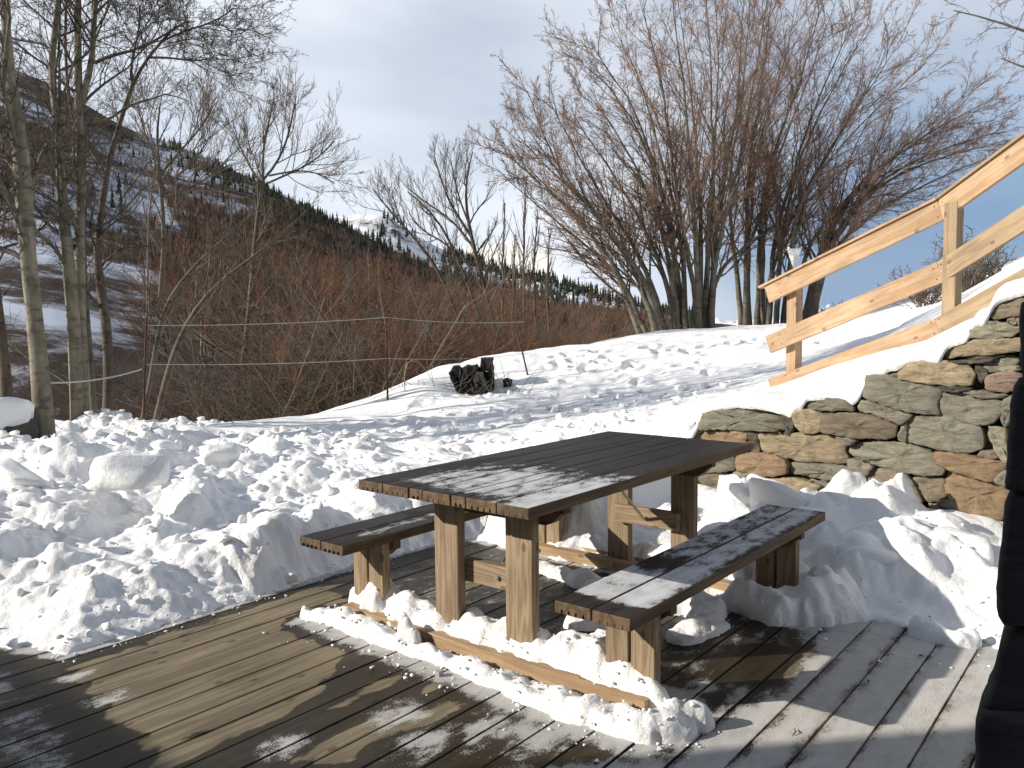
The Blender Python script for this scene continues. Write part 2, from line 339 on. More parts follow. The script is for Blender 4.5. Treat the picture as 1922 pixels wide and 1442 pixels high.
def stone_mat(name, use_attr=True, col=(0.1, 0.1, 0.1), bd=0.02):
    M, t, b = new_mat(name)
    co = nd(t, 'ShaderNodeTexCoord')
    if use_attr:
        at = nd(t, 'ShaderNodeAttribute', attribute_name='stone'); base = at.outputs['Color']
    else:
        rgb = nd(t, 'ShaderNodeRGB'); rgb.outputs[0].default_value = tuple(col)+(1,); base = rgb.outputs[0]
    mp = nd(t, 'ShaderNodeMapping'); mp.inputs['Scale'].default_value = (1.0, 1.0, 4.2); mp.inputs['Rotation'].default_value = (0, 0.10, 0); t.links.new(co.outputs['Object'], mp.inputs['Vector'])
    a = nd(t, 'ShaderNodeTexNoise', Scale=9.0, Detail=8.0, Roughness=0.66, Distortion=0.4); t.links.new(mp.outputs[0], a.inputs['Vector'])
    g = nd(t, 'ShaderNodeTexNoise', Scale=70.0, Detail=6.0, Roughness=0.7); t.links.new(mp.outputs[0], g.inputs['Vector'])
    li = nd(t, 'ShaderNodeTexNoise', Scale=16.0, Detail=4.0, Roughness=0.6); t.links.new(co.outputs['Object'], li.inputs['Vector'])
    k = ramp(t, a.outputs['Fac'], [(0.30, 0.50), (0.45, 0.92), (0.72, 1.3)])
    mm = t.nodes.new('ShaderNodeMix'); mm.data_type = 'RGBA'; mm.blend_type = 'MULTIPLY'; mm.inputs[0].default_value = 1.0
    t.links.new(base, mm.inputs[6]); t.links.new(k.outputs[0], mm.inputs[7])
    k2 = ramp(t, g.outputs['Fac'], [(0.3, 0.7), (0.7, 1.2)])
    m2 = t.nodes.new('ShaderNodeMix'); m2.data_type = 'RGBA'; m2.blend_type = 'MULTIPLY'; m2.inputs[0].default_value = 1.0
    t.links.new(mm.outputs[2], m2.inputs[6]); t.links.new(k2.outputs[0], m2.inputs[7])
    colr = m2.outputs[2]
    if use_attr:
        lr = ramp(t, li.outputs['Fac'], [(0.56, 0.0), (0.68, 0.5)])
        colr = mixc(t, lr.outputs[0], colr, (0.11, 0.105, 0.085))
        l2 = nd(t, 'ShaderNodeTexNoise', Scale=5.0, Detail=5.0, Roughness=0.6); t.links.new(mp.outputs[0], l2.inputs['Vector'])
        r2 = ramp(t, l2.outputs['Fac'], [(0.52, 0.0), (0.66, 0.5)])
        colr = mixc(t, r2.outputs[0], colr, (0.24, 0.18, 0.11))
    t.links.new(colr, b.inputs['Base Color']); b.inputs['Roughness'].default_value = 0.85; b.inputs['Specular IOR Level'].default_value = 0.25
    h = math_(t, 'ADD', a.outputs['Fac'], math_(t, 'MULTIPLY', g.outputs['Fac'], 0.3))
    bump(t, b, h, bd, 0.8)
    return M
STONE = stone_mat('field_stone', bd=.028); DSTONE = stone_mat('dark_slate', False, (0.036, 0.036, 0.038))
def bark_mat(name, c1, c2, sc=7.0):
    M, t, b = new_mat(name)
    co = nd(t, 'ShaderNodeTexCoord'); mp = nd(t, 'ShaderNodeMapping'); mp.inputs['Scale'].default_value = (1, 1, 0.35); t.links.new(co.outputs['Object'], mp.inputs['Vector'])
    a = nd(t, 'ShaderNodeTexNoise', Scale=sc, Detail=6.0, Roughness=0.65, Distortion=0.5); t.links.new(mp.outputs[0], a.inputs['Vector'])
    m2 = nd(t, 'ShaderNodeMapping'); m2.inputs['Scale'].default_value = (1, 1, 3.0); t.links.new(co.outputs['Object'], m2.inputs['Vector'])
    c = nd(t, 'ShaderNodeTexNoise', Scale=5.0, Detail=3.0, Roughness=0.5); t.links.new(m2.outputs[0], c.inputs['Vector'])
    r = ramp(t, a.outputs['Fac'], [(0.3, c2), (0.6, c1)])
    k = ramp(t, c.outputs['Fac'], [(0.36, 0.55), (0.46, 1.0)])
    mm = t.nodes.new('ShaderNodeMix'); mm.data_type = 'RGBA'; mm.blend_type = 'MULTIPLY'; mm.inputs[0].default_value = 1.0
    t.links.new(r.outputs[0], mm.inputs[6]); t.links.new(k.outputs[0], mm.inputs[7])
    t.links.new(mm.outputs[2], b.inputs['Base Color']); b.inputs['Roughness'].default_value = 0.85; b.inputs['Specular IOR Level'].default_value = 0.2
    bump(t, b, a.outputs['Fac'], 0.02, 0.8)
    return M
BARK_P = bark_mat('pale_ash_bark', (0.235, 0.21, 0.155), (0.10, 0.088, 0.062))
BARK_G = bark_mat('grey_willow_bark', (0.15, 0.135, 0.105), (0.06, 0.052, 0.04), 5.0)
BARK_D = bark_mat('dark_bark', (0.125, 0.10, 0.075), (0.055, 0.044, 0.034))
TW_G = plain('grey_twig', (0.125, 0.10, 0.078), 0.8, spec=0.2)
TW_R = plain('red_brown_twig', (0.26, 0.148, 0.098), 0.75, spec=0.2)
TW_O = plain('rust_brush_twig', (0.17, 0.08, 0.042), 0.8, spec=0.2)
TW_M = plain('brown_brush_twig', (0.088, 0.062, 0.044), 0.8, spec=0.2)
TW_K = plain('pale_grey_brush_stem', (0.18, 0.158, 0.12), 0.8, spec=0.2)
TW_V = plain('mauve_brush_twig', (0.12, 0.082, 0.07), 0.8, spec=0.2)

# ================================================================== SNOW GROUND
ctrl = [PZ(*q) for q in [(0,1200,.04),(0,1100,.13),(200,1150,.09),(300,1050,.14),(420,1080,.12),(600,1000,.12),(0,950,.30),(200,960,.26),(400,950,.2),
        (560,930,.2),(620,880,.22),(780,860,.2),(900,860,.22)]]
ctrl += [PX(*q) for q in [(-200,900,5.5),(-200,800,8.5),(0,850,7.0),(100,850,7.6),(200,812,8.2),(270,806,8.7),(330,812,8.0),(400,840,7.6),(600,826,8.1),(420,795,9.3),(560,782,9.9),(740,776,10.3),
        (800,832,7.4),(1000,770,9.6),(1000,800,7.9),(1150,790,7.2),(1200,742,9.6),(1250,800,6.5),(1300,818,5.7),(1300,768,7.0),
        (890,745,11.2),(770,722,11.0),(830,682,12.2),(900,667,13.0),(1000,657,14.0),(1100,644,17.0),(1200,634,19.0),(1350,624,21.0),(1450,621,22.0),(1550,617,24.0),
        (1100,705,11.5),(1200,690,11.5),(1300,680,11.5),(1400,722,8.5),(1450,735,7.2),(1600,680,9.5),(1650,640,12.0),(1650,603,18.0),(1720,590,16.0),(1800,560,13),(1850,535,12),(1950,470,10),(2100,400,9),
        (1560,690,6.6),(1660,660,6.2),(1780,628,5.75),(1880,585,5.3),(1980,540,5.1),
        (1350,764,5.75),(1480,742,5.6),(1600,715,5.5),(1700,665,5.3),(1850,590,5.0),(2050,500,4.6)]]
def V3(u, D, z):
    p = PX(u, 700, D); return np.array([p[0], p[1], z])
ctrl += [V3(u, D, z) for u, D, z in [(-200,12,-.9),(0,11.5,-.9),(200,11.5,-.8),(420,12.5,-.6),(600,13,-.4),(720,14,-.4),
        (-200,20,-5),(200,20,-5),(600,21,-4.5),(850,19,-1.2),(1000,21,-.8),(1100,26,-1.),(-200,40,-8),(300,40,-8),(700,40,-8),(1100,45,-4),
        (1400,30,.9),(1600,34,1.2),(1800,30,2.6),(2100,20,4),(2200,35,6),(1500,45,-1),(1750,50,1.),(2000,50,4)]]
ctrl = np.array(ctrl)
def rbf_fit(P, z):
    d = np.linalg.norm(P[:, None]-P[None], axis=2); n = len(P)
    K = d+np.eye(n)*(-0.02)
    A = np.zeros((n+3, n+3)); A[:n, :n] = K; A[:n, n] = 1; A[:n, n+1:] = P; A[n, :n] = 1; A[n+1:, :n] = P.T
    return np.linalg.solve(A, np.concatenate([z, [0, 0, 0]]))
_W = rbf_fit(ctrl[:, :2], ctrl[:, 2])
def H0(x, y):
    x = np.asarray(x, float); y = np.asarray(y, float); s = _W[-3]+_W[-2]*x+_W[-1]*y
    for i in range(len(ctrl)):
        s = s+_W[i]*np.sqrt((x-ctrl[i, 0])**2+(y-ctrl[i, 1])**2+.01)
    return s

def axis(lo, a, b, hi, step, g):
    core = list(np.arange(a, b, step)); s = step; x = a; left = []
    while x > lo: s *= g; x -= s; left.append(x)
    s = step; x = core[-1]; right = []
    while x < hi: s *= g; x += s; right.append(x)
    return np.array(left[::-1]+core+right)
WALL_Y = 3.0
xs = axis(-34, -2.3, 2.15, 14, 0.0125, 1.0085); ys = axis(-6, -1.25, 3.0, 42, 0.0125, 1.0095)
X, Y = np.meshgrid(xs, ys, indexing='ij')
base = H0(X, Y)
BARE = [(-1.405,-.86),(-1.42,-.3),(-1.435,.3),(-1.44,.73),(-1.42,1.39),(-1.33,1.66),(-1.0,1.64),(-.6,1.60),(-.2,1.62),(.1,1.56),(.3,1.50),(.5,1.60),(.75,1.60),(.84,1.42),(.97,1.42),(1.2,1.72),(1.45,1.70),(1.64,1.74),(1.9,1.45),(3.2,1.2),(3.4,-6.2),(-3.4,-6.2),(-3.2,-1.35),(-2.4,-1.12),(-1.75,-.98)]
def cells(x, y, size, seed, keep=.6, warp=.35):
    """rounded, randomly sized bumps, one per cell: snow clods"""
    wx = x+size*warp*noise2(x/size*1.3, y/size*1.3, seed+50); wy = y+size*warp*noise2(x/size*1.3+40, y/size*1.3, seed+51)
    gx = wx/size; gy = wy/size; ix = np.floor(gx).astype(np.int64); iy = np.floor(gy).astype(np.int64); best = np.zeros(x.shape)
    for a in (-1, 0, 1):
        for b in (-1, 0, 1):
            cx = ix+a; cy = iy+b; h1 = _h(cx, cy, seed)/4096.; h2 = _h(cx, cy, seed+7)/4096.; h3 = _h(cx, cy, seed+13)/4096.; h4 = _h(cx, cy, seed+19)/4096.
            d2 = (gx-cx-.15-.7*h1)**2+(gy-cy-.15-.7*h2)**2; r2 = (.30+.50*h4)**2
            v = np.where(h3 < keep, (.35+.65*h4)*np.sqrt(np.clip(1-d2/r2, 0, 1)), 0); best = np.maximum(best, v)
    return best*size
def edge_noise(x, y): return .045*fbm(x*5, y*5, 4, 5)+.03*fbm(x*14, y*14, 3, 8)-.12*(cells(x, y, .14, 153, .6)+cells(x, y, .3, 163, .5))*np.where(x > .3, .15, 1)
sd = poly_sd(X, Y, BARE)+edge_noise(X, Y)
# camera-side bands of the field, laid out in world space from the sight lines
D_ = (X-CAM[0])*_f[0]+(Y-CAM[1])*_f[1]+(base-CAM[2])*_f[2]
U_ = 961+F*((X-CAM[0])*_r2[0]+(Y-CAM[1])*_r2[1]+(base-CAM[2])*_r2[2])/np.maximum(D_, .3)
V_ = 721-F*((X-CAM[0])*_u2[0]+(Y-CAM[1])*_u2[1]+(base-CAM[2])*_u2[2])/np.maximum(D_, .3)
U_ = np.where(D_ < .4, -3000, U_); V_ = np.where(D_ < .4, 3000, V_)
def zone(poly, soft): return 1-sstep(-soft*.3, soft, poly_sd(U_, V_, poly))
cloddy = zone([(-900,860),(60,840),(200,795),(300,805),(440,830),(520,850),(700,850),(760,900),(700,960),(640,1000),(300,1130),(200,1180),(100,1230),(-900,1500)], 45)
path = zone([(430,835),(700,850),(900,870),(1100,830),(1320,760),(1460,705),(1450,665),(1300,690),(1100,715),(900,765),(700,800),(560,812)], 26)
smooth_zone = zone([(1150,830),(1330,745),(1480,735),(1700,660),(1960,500),(1960,700),(1300,830)], 14)
H = base.copy()
H += (0.05*fbm(X*.8, Y*.8, 3, 20)+0.012*fbm(X*3.1, Y*3.1, 3, 24))*(1-cloddy)*(1-.7*smooth_zone)
lump = 0.17*fbm(X*.9, Y*.9, 3, 31)+0.035*fbm(X*3.0, Y*3.0, 3, 35)
big = cells(X, Y, .42, 3, .45)*.27+cells(X+3, Y+1, .22, 23, .45)*.28+cells(X+5, Y+9, .115, 43, .4)*.28+cells(X+2, Y+4, .06, 63, .4)*.24
hollow = sstep(-.15, .25, fbm(X*.75, Y*.75, 2, 83))
H += cloddy*(lump+big*(.35+.65*hollow))
H += cloddy*(0.016*np.abs(fbm(X*7, Y*7, 4, 144))+0.009*fbm(X*15, Y*15, 4, 44))
far_fade = 1-.8*sstep(7.5, 10.5, D_)
H += path*far_fade*(0.035*fbm(X*2.4, Y*2.4, 4, 50)-.02+.25*cells(X, Y, .16, 13, .4)*sstep(0, .3, fbm(X, Y, 2, 54))+.2*cells(X, Y, .07, 33, .4))*(1-smooth_zone)
# boot prints along the far track and across the smooth snow near the crest
def press(cx, cy, a, L, w, d, rim=.3):
    global H
    r = L*2.2; ix = np.where(np.abs(xs-cx) < r)[0]; iy = np.where(np.abs(ys-cy) < r)[0]
    if len(ix) < 2 or len(iy) < 2: return
    sl = (slice(ix[0], ix[-1]+1), slice(iy[0], iy[-1]+1))
    dx = X[sl]-cx; dy = Y[sl]-cy; p = dx*math.cos(a)+dy*math.sin(a); q = -dx*math.sin(a)+dy*math.cos(a)
    e = np.sqrt((p/L)**2+(q/w)**2)
    H[sl] += -d*(1-sstep(.55, 1.05, e))+d*rim*np.exp(-((e-1.25)/.22)**2)
for k in range(110):
    t = rng.random(); u = 620+t*880+rng.normal(0, 25); v = np.interp(u, [620, 900, 1100, 1300, 1500], [822, 775, 715, 680, 655])+rng.normal(0, 9)
    zz = float(H0(*PX(u, v, np.interp(u, [620,900,1100,1300,1500],[8.2,9.8,10.6,11.5,10.5]))[:2])); p = PZ(u, v, min(zz, 1.2)) if v > 640 else PX(u, v, 11)
    if (p-CAM)@_f > 26: continue
    press(p[0], p[1], rng.normal(2.0, .5), rng.uniform(.12, .2), rng.uniform(.07, .11), rng.uniform(.015, .05), .4)
for (u, v, D) in [(1070,660,12.6),(1085,672,12.2),(1098,680,11.8),(1120,668,12.8),(1140,676,12.3),(1160,684,12.0),(1185,690,11.6),(1215,672,12.9),(1245,665,13.2),(1290,668,12.5),(1320,662,12.8),(1370,655,13),(1410,652,13)]:
    p = PX(u, v, D); press(p[0], p[1], 2.2+rng.normal(0, .4), .2, .11, .10, .3)
# convex snow blocks raise the surface: faceted lumps
def block(cx, cy, r, h, seed=None, sink=.0, flat=.6):
    global H
    ix = np.where(np.abs(xs-cx) < r*1.25)[0]; iy = np.where(np.abs(ys-cy) < r*1.25)[0]
    if len(ix) < 2 or len(iy) < 2: return
    sl = (slice(ix[0], ix[-1]+1), slice(iy[0], iy[-1]+1))
    dx = X[sl]-cx; dy = Y[sl]-cy
    nz = fbm(X[sl]*14/(.3+r*4), Y[sl]*14/(.3+r*4), 2, 77)
    top = np.full(dx.shape, h)
    a0 = rng.uniform(0, 6.28); nn = rng.integers(5, 8)
    for j in range(nn):
        a = a0+j*6.283/nn+rng.normal(0, .25); rr = r*rng.uniform(.7, 1.0); st = rng.uniform(1.0, 2.0)*h/r
        top = np.minimum(top, (rr-(dx*math.cos(a)+dy*math.sin(a)))*st)
    a = rng.uniform(0, 6.28); tl = rng.uniform(0, flat)
    top = np.minimum(top, h*(1-.35*tl)-tl*h/r*(dx*math.cos(a)+dy*math.sin(a)))
    top = top*(1+.25*nz)
    lvl = float(H[sl].mean())-sink if False else None
    H[sl] = np.where(top > 0, np.maximum(H[sl], np.minimum(H[sl]+top, H[sl].mean()*.35+H[sl]*.65+top)), H[sl])
cand = rng.random((700, 2))*np.array([12, 10])+np.array([-11.5, -1.6])
from math import exp
def interp_grid(A, px, py):
    i = int(np.clip(np.searchsorted(xs, px), 1, len(xs)-1)); j = int(np.clip(np.searchsorted(ys, py), 1, len(ys)-1)); return A[i, j]
for px, py in cand:
    c = interp_grid(cloddy, px, py)
    if c < .5 or interp_grid(sd, px, py) < .12: continue
    vv = interp_grid(V_, px, py)
    s = rng.random()**3.0
    r = .05+.16*s
    block(px, py, r, r*rng.uniform(.3, .6))
# heavier blocks traced from the heap
def heap(u, v, z, r, h):
    p = PZ(u, v, z); block(p[0], p[1], r, h, flat=.4)
for q in [(240,905,.33,.26,.16),(330,930,.3,.22,.12),(410,880,.3,.28,.16),(130,850,.5,.45,.14),(215,815,.5,.30,.12),(50,900,.5,.4,.12),(40,1000,.3,.3,.1),(130,1020,.28,.22,.1),
          (190,1040,.25,.2,.1),(310,860,.4,.25,.1),(160,1080,.2,.16,.08),(380,950,.22,.17,.08),(560,945,.3,.2,.1),(300,985,.25,.16,.08),(100,1140,.15,.2,.07)]: heap(*q)
# shovelled bank along the left edge of the deck
bankc = np.exp(-((X+1.86-.10*np.sin(Y*3.1))/.20)**2)*sstep(.25, .75, Y)*(1-sstep(1.9, 2.5, Y))
H += bankc*(.10+.05*fbm(X*4, Y*4, 3, 60))
bank2 = np.exp(-((Y-1.98-.06*np.sin(X*7))/.22)**2)*sstep(-1.8, -1.4, X)*(1-sstep(-.6, -.2, X))
H += bank2*(.07+.04*fbm(X*4, Y*4, 3, 61))
for (x, y, r, h) in [(-1.75,.85,.16,.08),(-1.8,1.3,.18,.10),(-1.7,1.6,.16,.13),(-1.5,1.92,.17,.16),(-1.2,1.98,.16,.13),(-1.95,.5,.16,.06),(-1.0,1.95,.12,.08)]: block(x, y, r, h)
# snow pushed between the table, the far sill and the wall
pile_zone = sstep(-.75, -.35, X)*sstep(1.62, 1.9, Y+.25*sstep(.75, .95, X))*(1-sstep(2.97, 3.02, Y))
pile = (.08+.15*sstep(1.9, 2.8, Y)+.06*sstep(.5, 1.0, X)*sstep(1.7, 2.3, Y)*(1-sstep(1.3, 1.7, X)))+.05*fbm(X*2.2, Y*2.2, 2, 66)
near_wall = pile_zone*(Y < 3.02)
H = np.where((X > -.8) & (Y < 3.02), H*(1-sstep(-.75, -.35, X))+sstep(-.75, -.35, X)*np.minimum(H, pile), H)
H = np.where((X > -.62) & (Y < 3.02) & (Y > 1.2), np.maximum(H, -.2), H)
for (x, y, r, h) in [(.10,2.72,.26,.12),(.42,2.62,.26,.16),(.74,2.62,.30,.20),(.98,2.72,.24,.18),(1.12,2.3,.28,.18),(1.32,2.55,.22,.08),(.75,2.3,.22,.12),
                     (.92,2.02,.20,.13),(1.12,1.95,.18,.14),(1.30,2.12,.18,.10),(1.45,2.3,.2,.08),(1.05,1.68,.14,.07),(1.3,1.83,.11,.07),(1.75,2.2,.22,.08),
                     (.2,2.2,.2,.08),(-.2,2.3,.2,.10),(-.45,2.1,.16,.08)]: block(x, y, r, h)
H += near_wall*(.004*fbm(X*13, Y*13, 3, 68)+.16*cells(X, Y, .2, 73, .3)+.12*cells(X, Y, .07, 93, .2))
# thin edge over the boards
inner = 1-sstep(0.0, .16, sd)
lip = sstep(0, .05, sd)*.018
steep = np.where((Y > .1) & (X < -1.3), .24, .42)
grow = sstep(0.0, steep, sd)
H = np.where(Y < 3.02, np.where(sd > 0, lip+grow*np.maximum(H, .02), -.06), H)
# snow lying along the sills and under the table
def ridge(pts, amp_seed, w0):
    """pts (x, y, half width, height): a soft ridge laid on the boards"""
    global H
    P = np.array(pts); 
    S = np.full(X.shape, -1e3); HH = np.zeros(X.shape)
    sel = (X > P[:, 0].min()-.4) & (X < P[:, 0].max()+.4) & (Y > P[:, 1].min()-.4) & (Y < P[:, 1].max()+.4)
    x = X[sel]; y = Y[sel]; best = np.full(x.shape, 1e9); hb = np.zeros(x.shape)
    for i in range(len(P)-1):
        a, b = P[i], P[i+1]; e = b[:2]-a[:2]; t = np.clip(((x-a[0])*e[0]+(y-a[1])*e[1])/(e@e), 0, 1)
        d = np.hypot(x-a[0]-e[0]*t, y-a[1]-e[1]*t); w = a[2]+(b[2]-a[2])*t; h = a[3]+(b[3]-a[3])*t
        q = d/w; better = q < best; best = np.where(better, q, best); hb = np.where(better, h, hb)
    n = fbm(x*9, y*9, 3, amp_seed); n2 = fbm(x*28, y*28, 3, amp_seed+4)
    q = best+.38*n+.10*n2
    prof = np.sqrt(np.clip(1-q**2, 0, 1))
    v = hb*prof*(1+.55*fbm(x*6.5, y*6.5, 2, amp_seed+9))+(.25*cells(x, y, .11, amp_seed+11, .6)+.25*cells(x, y, .05, amp_seed+14, .6))*(1-sstep(.6, 1, q))+.003*n2
    H[sel] = np.where(q < 1, np.maximum(H[sel], v), H[sel])
ridge([(-.84,.30,.06,.10),(-.72,.31,.09,.20),(-.60,.31,.10,.13),(-.45,.31,.11,.17),(-.2,.32,.10,.11),(0,.32,.11,.13),(.12,.33,.12,.15),(.35,.32,.10,.14),(.55,.32,.11,.16),(.7,.30,.09,.14),(.84,.27,.06,.12)], 90, .1)
ridge([(-.98,.10,.04,.04),(-.84,.13,.06,.05),(-.6,.12,.06,.05),(-.3,.11,.05,.04),(0,.11,.05,.035),(.3,.10,.07,.035),(.6,.08,.09,.05),(.85,.11,.10,.06),(.98,.16,.07,.06)], 95, .1)
ridge([(.95,.22,.07,.09),(1.02,.27,.05,.05)], 97, .1)
ridge([(-.33,.14,.05,.10),(-.28,.14,.03,.09)], 99, .1)
ridge([(.35,.55,.10,.06),(.45,.75,.12,.07),(.3,.95,.12,.06),(.12,.8,.07,.04)], 101, .1)
ridge([(.0,1.30,.10,.05),(-.25,1.36,.08,.04),(-.6,1.42,.06,.03)], 104, .1)
ridge([(.25,1.25,.12,.08),(.5,1.35,.10,.08),(.62,1.15,.1,.05),(.6,.95,.08,.03)], 107, .1)
ridge([(.95,1.55,.12,.14),(1.05,1.72,.13,.16),(.85,1.48,.12,.11),(.62,1.5,.1,.10)], 110, .1)
ridge([(-.9,1.80,.10,.10),(-.5,1.84,.10,.10),(0,1.86,.10,.11),(.45,1.82,.12,.14),(.9,1.84,.12,.18)], 113, .1)
ridge([(1.42,1.66,.06,.06),(1.55,1.62,.05,.05),(1.62,1.66,.05,.05)], 117, .1)
# step up to the ground held by the retaining wall
behind = Y > 3.13
H = np.where((X > -.42) & (~behind) & (Y > 3.0), -.2, H)
H = np.where((X > -.42) & behind, base+.02+.012*fbm(X*2.5, Y*2.5, 3, 70), H)
# stump hollow and the bank before it
def bumpat(u, v, D, r, h):
    global H
    p = PX(u, v, D); H = H+h*np.exp(-((X-p[0])**2+(Y-p[1])**2)/(r*r))
bumpat(790, 735, 10.6, .5, .10); bumpat(880, 760, 10.3, .6, .05); bumpat(960, 745, 10.4, .5, .08)
nx, ny = X.shape
idx = np.arange(nx*ny).reshape(nx, ny)
fq = np.stack([idx[:-1, :-1], idx[1:, :-1], idx[1:, 1:], idx[:-1, 1:]], -1).reshape(-1, 4)
verts = np.stack([X, Y, H], -1).reshape(-1, 3)
# leave out what lies under the deck boards
hid = (verts[:, 2] < -.03) & (verts[:, 1] < 2.95) & (verts[:, 0] > -3.6) & (verts[:, 0] < 3.2)
fq = fq[~hid[fq].all(axis=1)]
og = mesh_obj('snow_ground', verts, fq, SNOW); og['kind'] = 'structure'
def GH(x, y):
    return float(interp_grid(H, x, y))
def ground_at(u, D):
    p = PX(u, 700, D); return np.array([p[0], p[1], GH(p[0], p[1])])

# ================================================================== DECK
PITCHB = .152
bv = []; bf = []; bfr = []; bwt = []; o_ = 0
SILLP = [(-.98,.02),(.95,-.05),(1.05,.3),(.9,.45),(-.9,.45)]
SNOWF = [(.62,-.35),(.50,-.9),(.35,-2.5),(3,-2.5),(3,1.9),(1.0,1.9),(.95,1.25),(1.08,1.15),(1.02,.95),(1.12,.72),(1.0,.5),(.95,.2),(.98,.0)]
LEFTF = [(-1.5,-1.02),(-1.1,-.98),(-.85,-1.05),(-.5,-1.07),(-.2,-1.2),(0,-1.45),(-.4,-6),(-3.4,-6),(-3.4,-1)]
UNDER = [(-1.3,.5),(1.05,.45),(1.0,1.3),(.5,1.6),(-1.3,1.6)]
WETP = [(-.52,.14),(-.32,-.28),(-.16,-.6),(-.22,-1.4),(3,-1.4),(3,.3),(1.1,.2)]
for i in range(-19, 21):
    x0 = -.01+PITCHB*i; x1 = x0+PITCHB-.0055
    if x1 > 3: continue
    left = x1 < -1.42
    y0, y1 = -6.0, (-.86 if left else 3.0)
    n = int((y1-y0)/.03) if not left else int((y1-y0)/.05)
    yy = np.linspace(y0, y1, n); w = x1-x0
    sx_ = np.array([0, .0006, .003, .045, .075, .105, w-.003, w-.0006, w]); zz = np.array([-.03, -.0025, 0, 0, 0, 0, 0, -.0025, -.03])
    gx, gy = np.meshgrid(x0+sx_, yy, indexing='ij')
    gz = np.repeat(zz[:, None], n, 1)+rng.normal(0, .0012)+.0012*noise2(gy*1.3, gx*0+i*3.3, 3)
    P = np.stack([gx, gy, gz], -1).reshape(-1, 3)
    px, py = P[:, 0], P[:, 1]
    fro = np.full(len(P), -.35)
    s1 = poly_sd(px, py, SNOWF); fro = np.maximum(fro, .92-1.1*sstep(-.12, .10, s1)*1.1-.25*sstep(-.02, .02, -s1)*0)
    s2 = poly_sd(px, py, LEFTF); fro = np.maximum(fro, .50-.8*sstep(-.16, .06, s2)+.16*(px < -1.3)+.25*np.exp(-(s2/.05)**2)*(py > -1.3))  # frost thinned in the left corner so the house shade there looks darker
    s3 = poly_sd(px, py, SILLP); fro = np.maximum(fro, .85-1.3*sstep(-.02, .16, s3))
    s4 = poly_sd(px, py, BARE); fro = np.maximum(fro, .95-1.5*sstep(-.01, .13, -s4)*(1) if True else fro)
    s5 = poly_sd(px, py, UNDER); fro = np.maximum(fro, .40-.8*sstep(-.1, .1, s5)) - 0
    for (cx, cy, r) in [(-.85,-.93,.10),(-1.18,-.93,.10),(.12,-.33,.16),(.32,-.42,.15),(-.02,-.72,.12),(.45,-.2,.18),(1.05,.62,.16),(.9,.55,.12),(.62,-.12,.2)]:
        fro = np.maximum(fro, .85-1.1*np.hypot(px-cx, (py-cy)*.7)/r*.6)
    hole = np.exp(-(((px-1.02)/.13)**2+((py-.88)/.22)**2)); fro = fro-.5*hole
    fro -= .35*(np.minimum(px-x0, x1-px) < .003)
    wt = np.full(len(P), .02)
    wt = np.maximum(wt, .9-1.0*sstep(-.05, .12, poly_sd(px, py, WETP)))
    wt = np.maximum(wt, .95-.9*sstep(0, .22, -s4)); wt = np.maximum(wt, .9-.9*sstep(.0, .2, s3)); wt = np.maximum(wt, .75-.9*sstep(0, .2, s5))
    wt = np.maximum(wt, .85-.8*sstep(-.05, .2, s2))  # left corner darkened through the wetness mask to deepen the house shade
    for (cx, cy, rx, ry) in [(-.12,-.30,.07,.30),(.12,-.55,.06,.35),(.05,-.1,.05,.12),(.22,-.25,.05,.15)]: wt -= .55*np.exp(-((px-cx)/rx)**2-((py-cy)/ry)**2)
    # water runs with the boards
    wt += .34*noise2(py*.8, px*0+i*5.1, 9)+.12*(1-sstep(.0, .02, np.minimum(px-x0, x1-px)))
    ix = np.arange(9*n).reshape(9, n)
    bv.append(P); bf.append(np.stack([ix[:-1, :-1], ix[1:, :-1], ix[1:, 1:], ix[:-1, 1:]], -1).reshape(-1, 4)+o_); bfr.append(fro); bwt.append(wt); o_ += len(P)
deck = mesh_obj('deck', np.concatenate(bv), np.concatenate(bf), W_DECK, smooth=False); deck['kind'] = 'structure'
fattr(deck, 'frost', np.concatenate(bfr)); fattr(deck, 'wet', np.concatenate(bwt))
# rotate so that the grain (local X) runs along the boards
def regrain(o, ang=math.pi/2):
    me = o.data; n = len(me.vertices); c = np.empty(n*3, np.float32); me.vertices.foreach_get('co', c); c = c.reshape(-1, 3)
    ca, sa = math.cos(-ang), math.sin(-ang); d = c.copy(); d[:, 0] = ca*c[:, 0]-sa*c[:, 1]; d[:, 1] = sa*c[:, 0]+ca*c[:, 1]
    me.vertices.foreach_set('co', d.ravel()); me.update(); o.rotation_euler = (0, 0, ang)
regrain(deck)
us = mesh_obj('deck_underlay', [(-3.1,-6,-.075),(3.0,-6,-.075),(3.0,3.0,-.075),(-3.1,3.0,-.075)], [(0, 1, 2, 3)], SHADE); us['kind'] = 'structure'

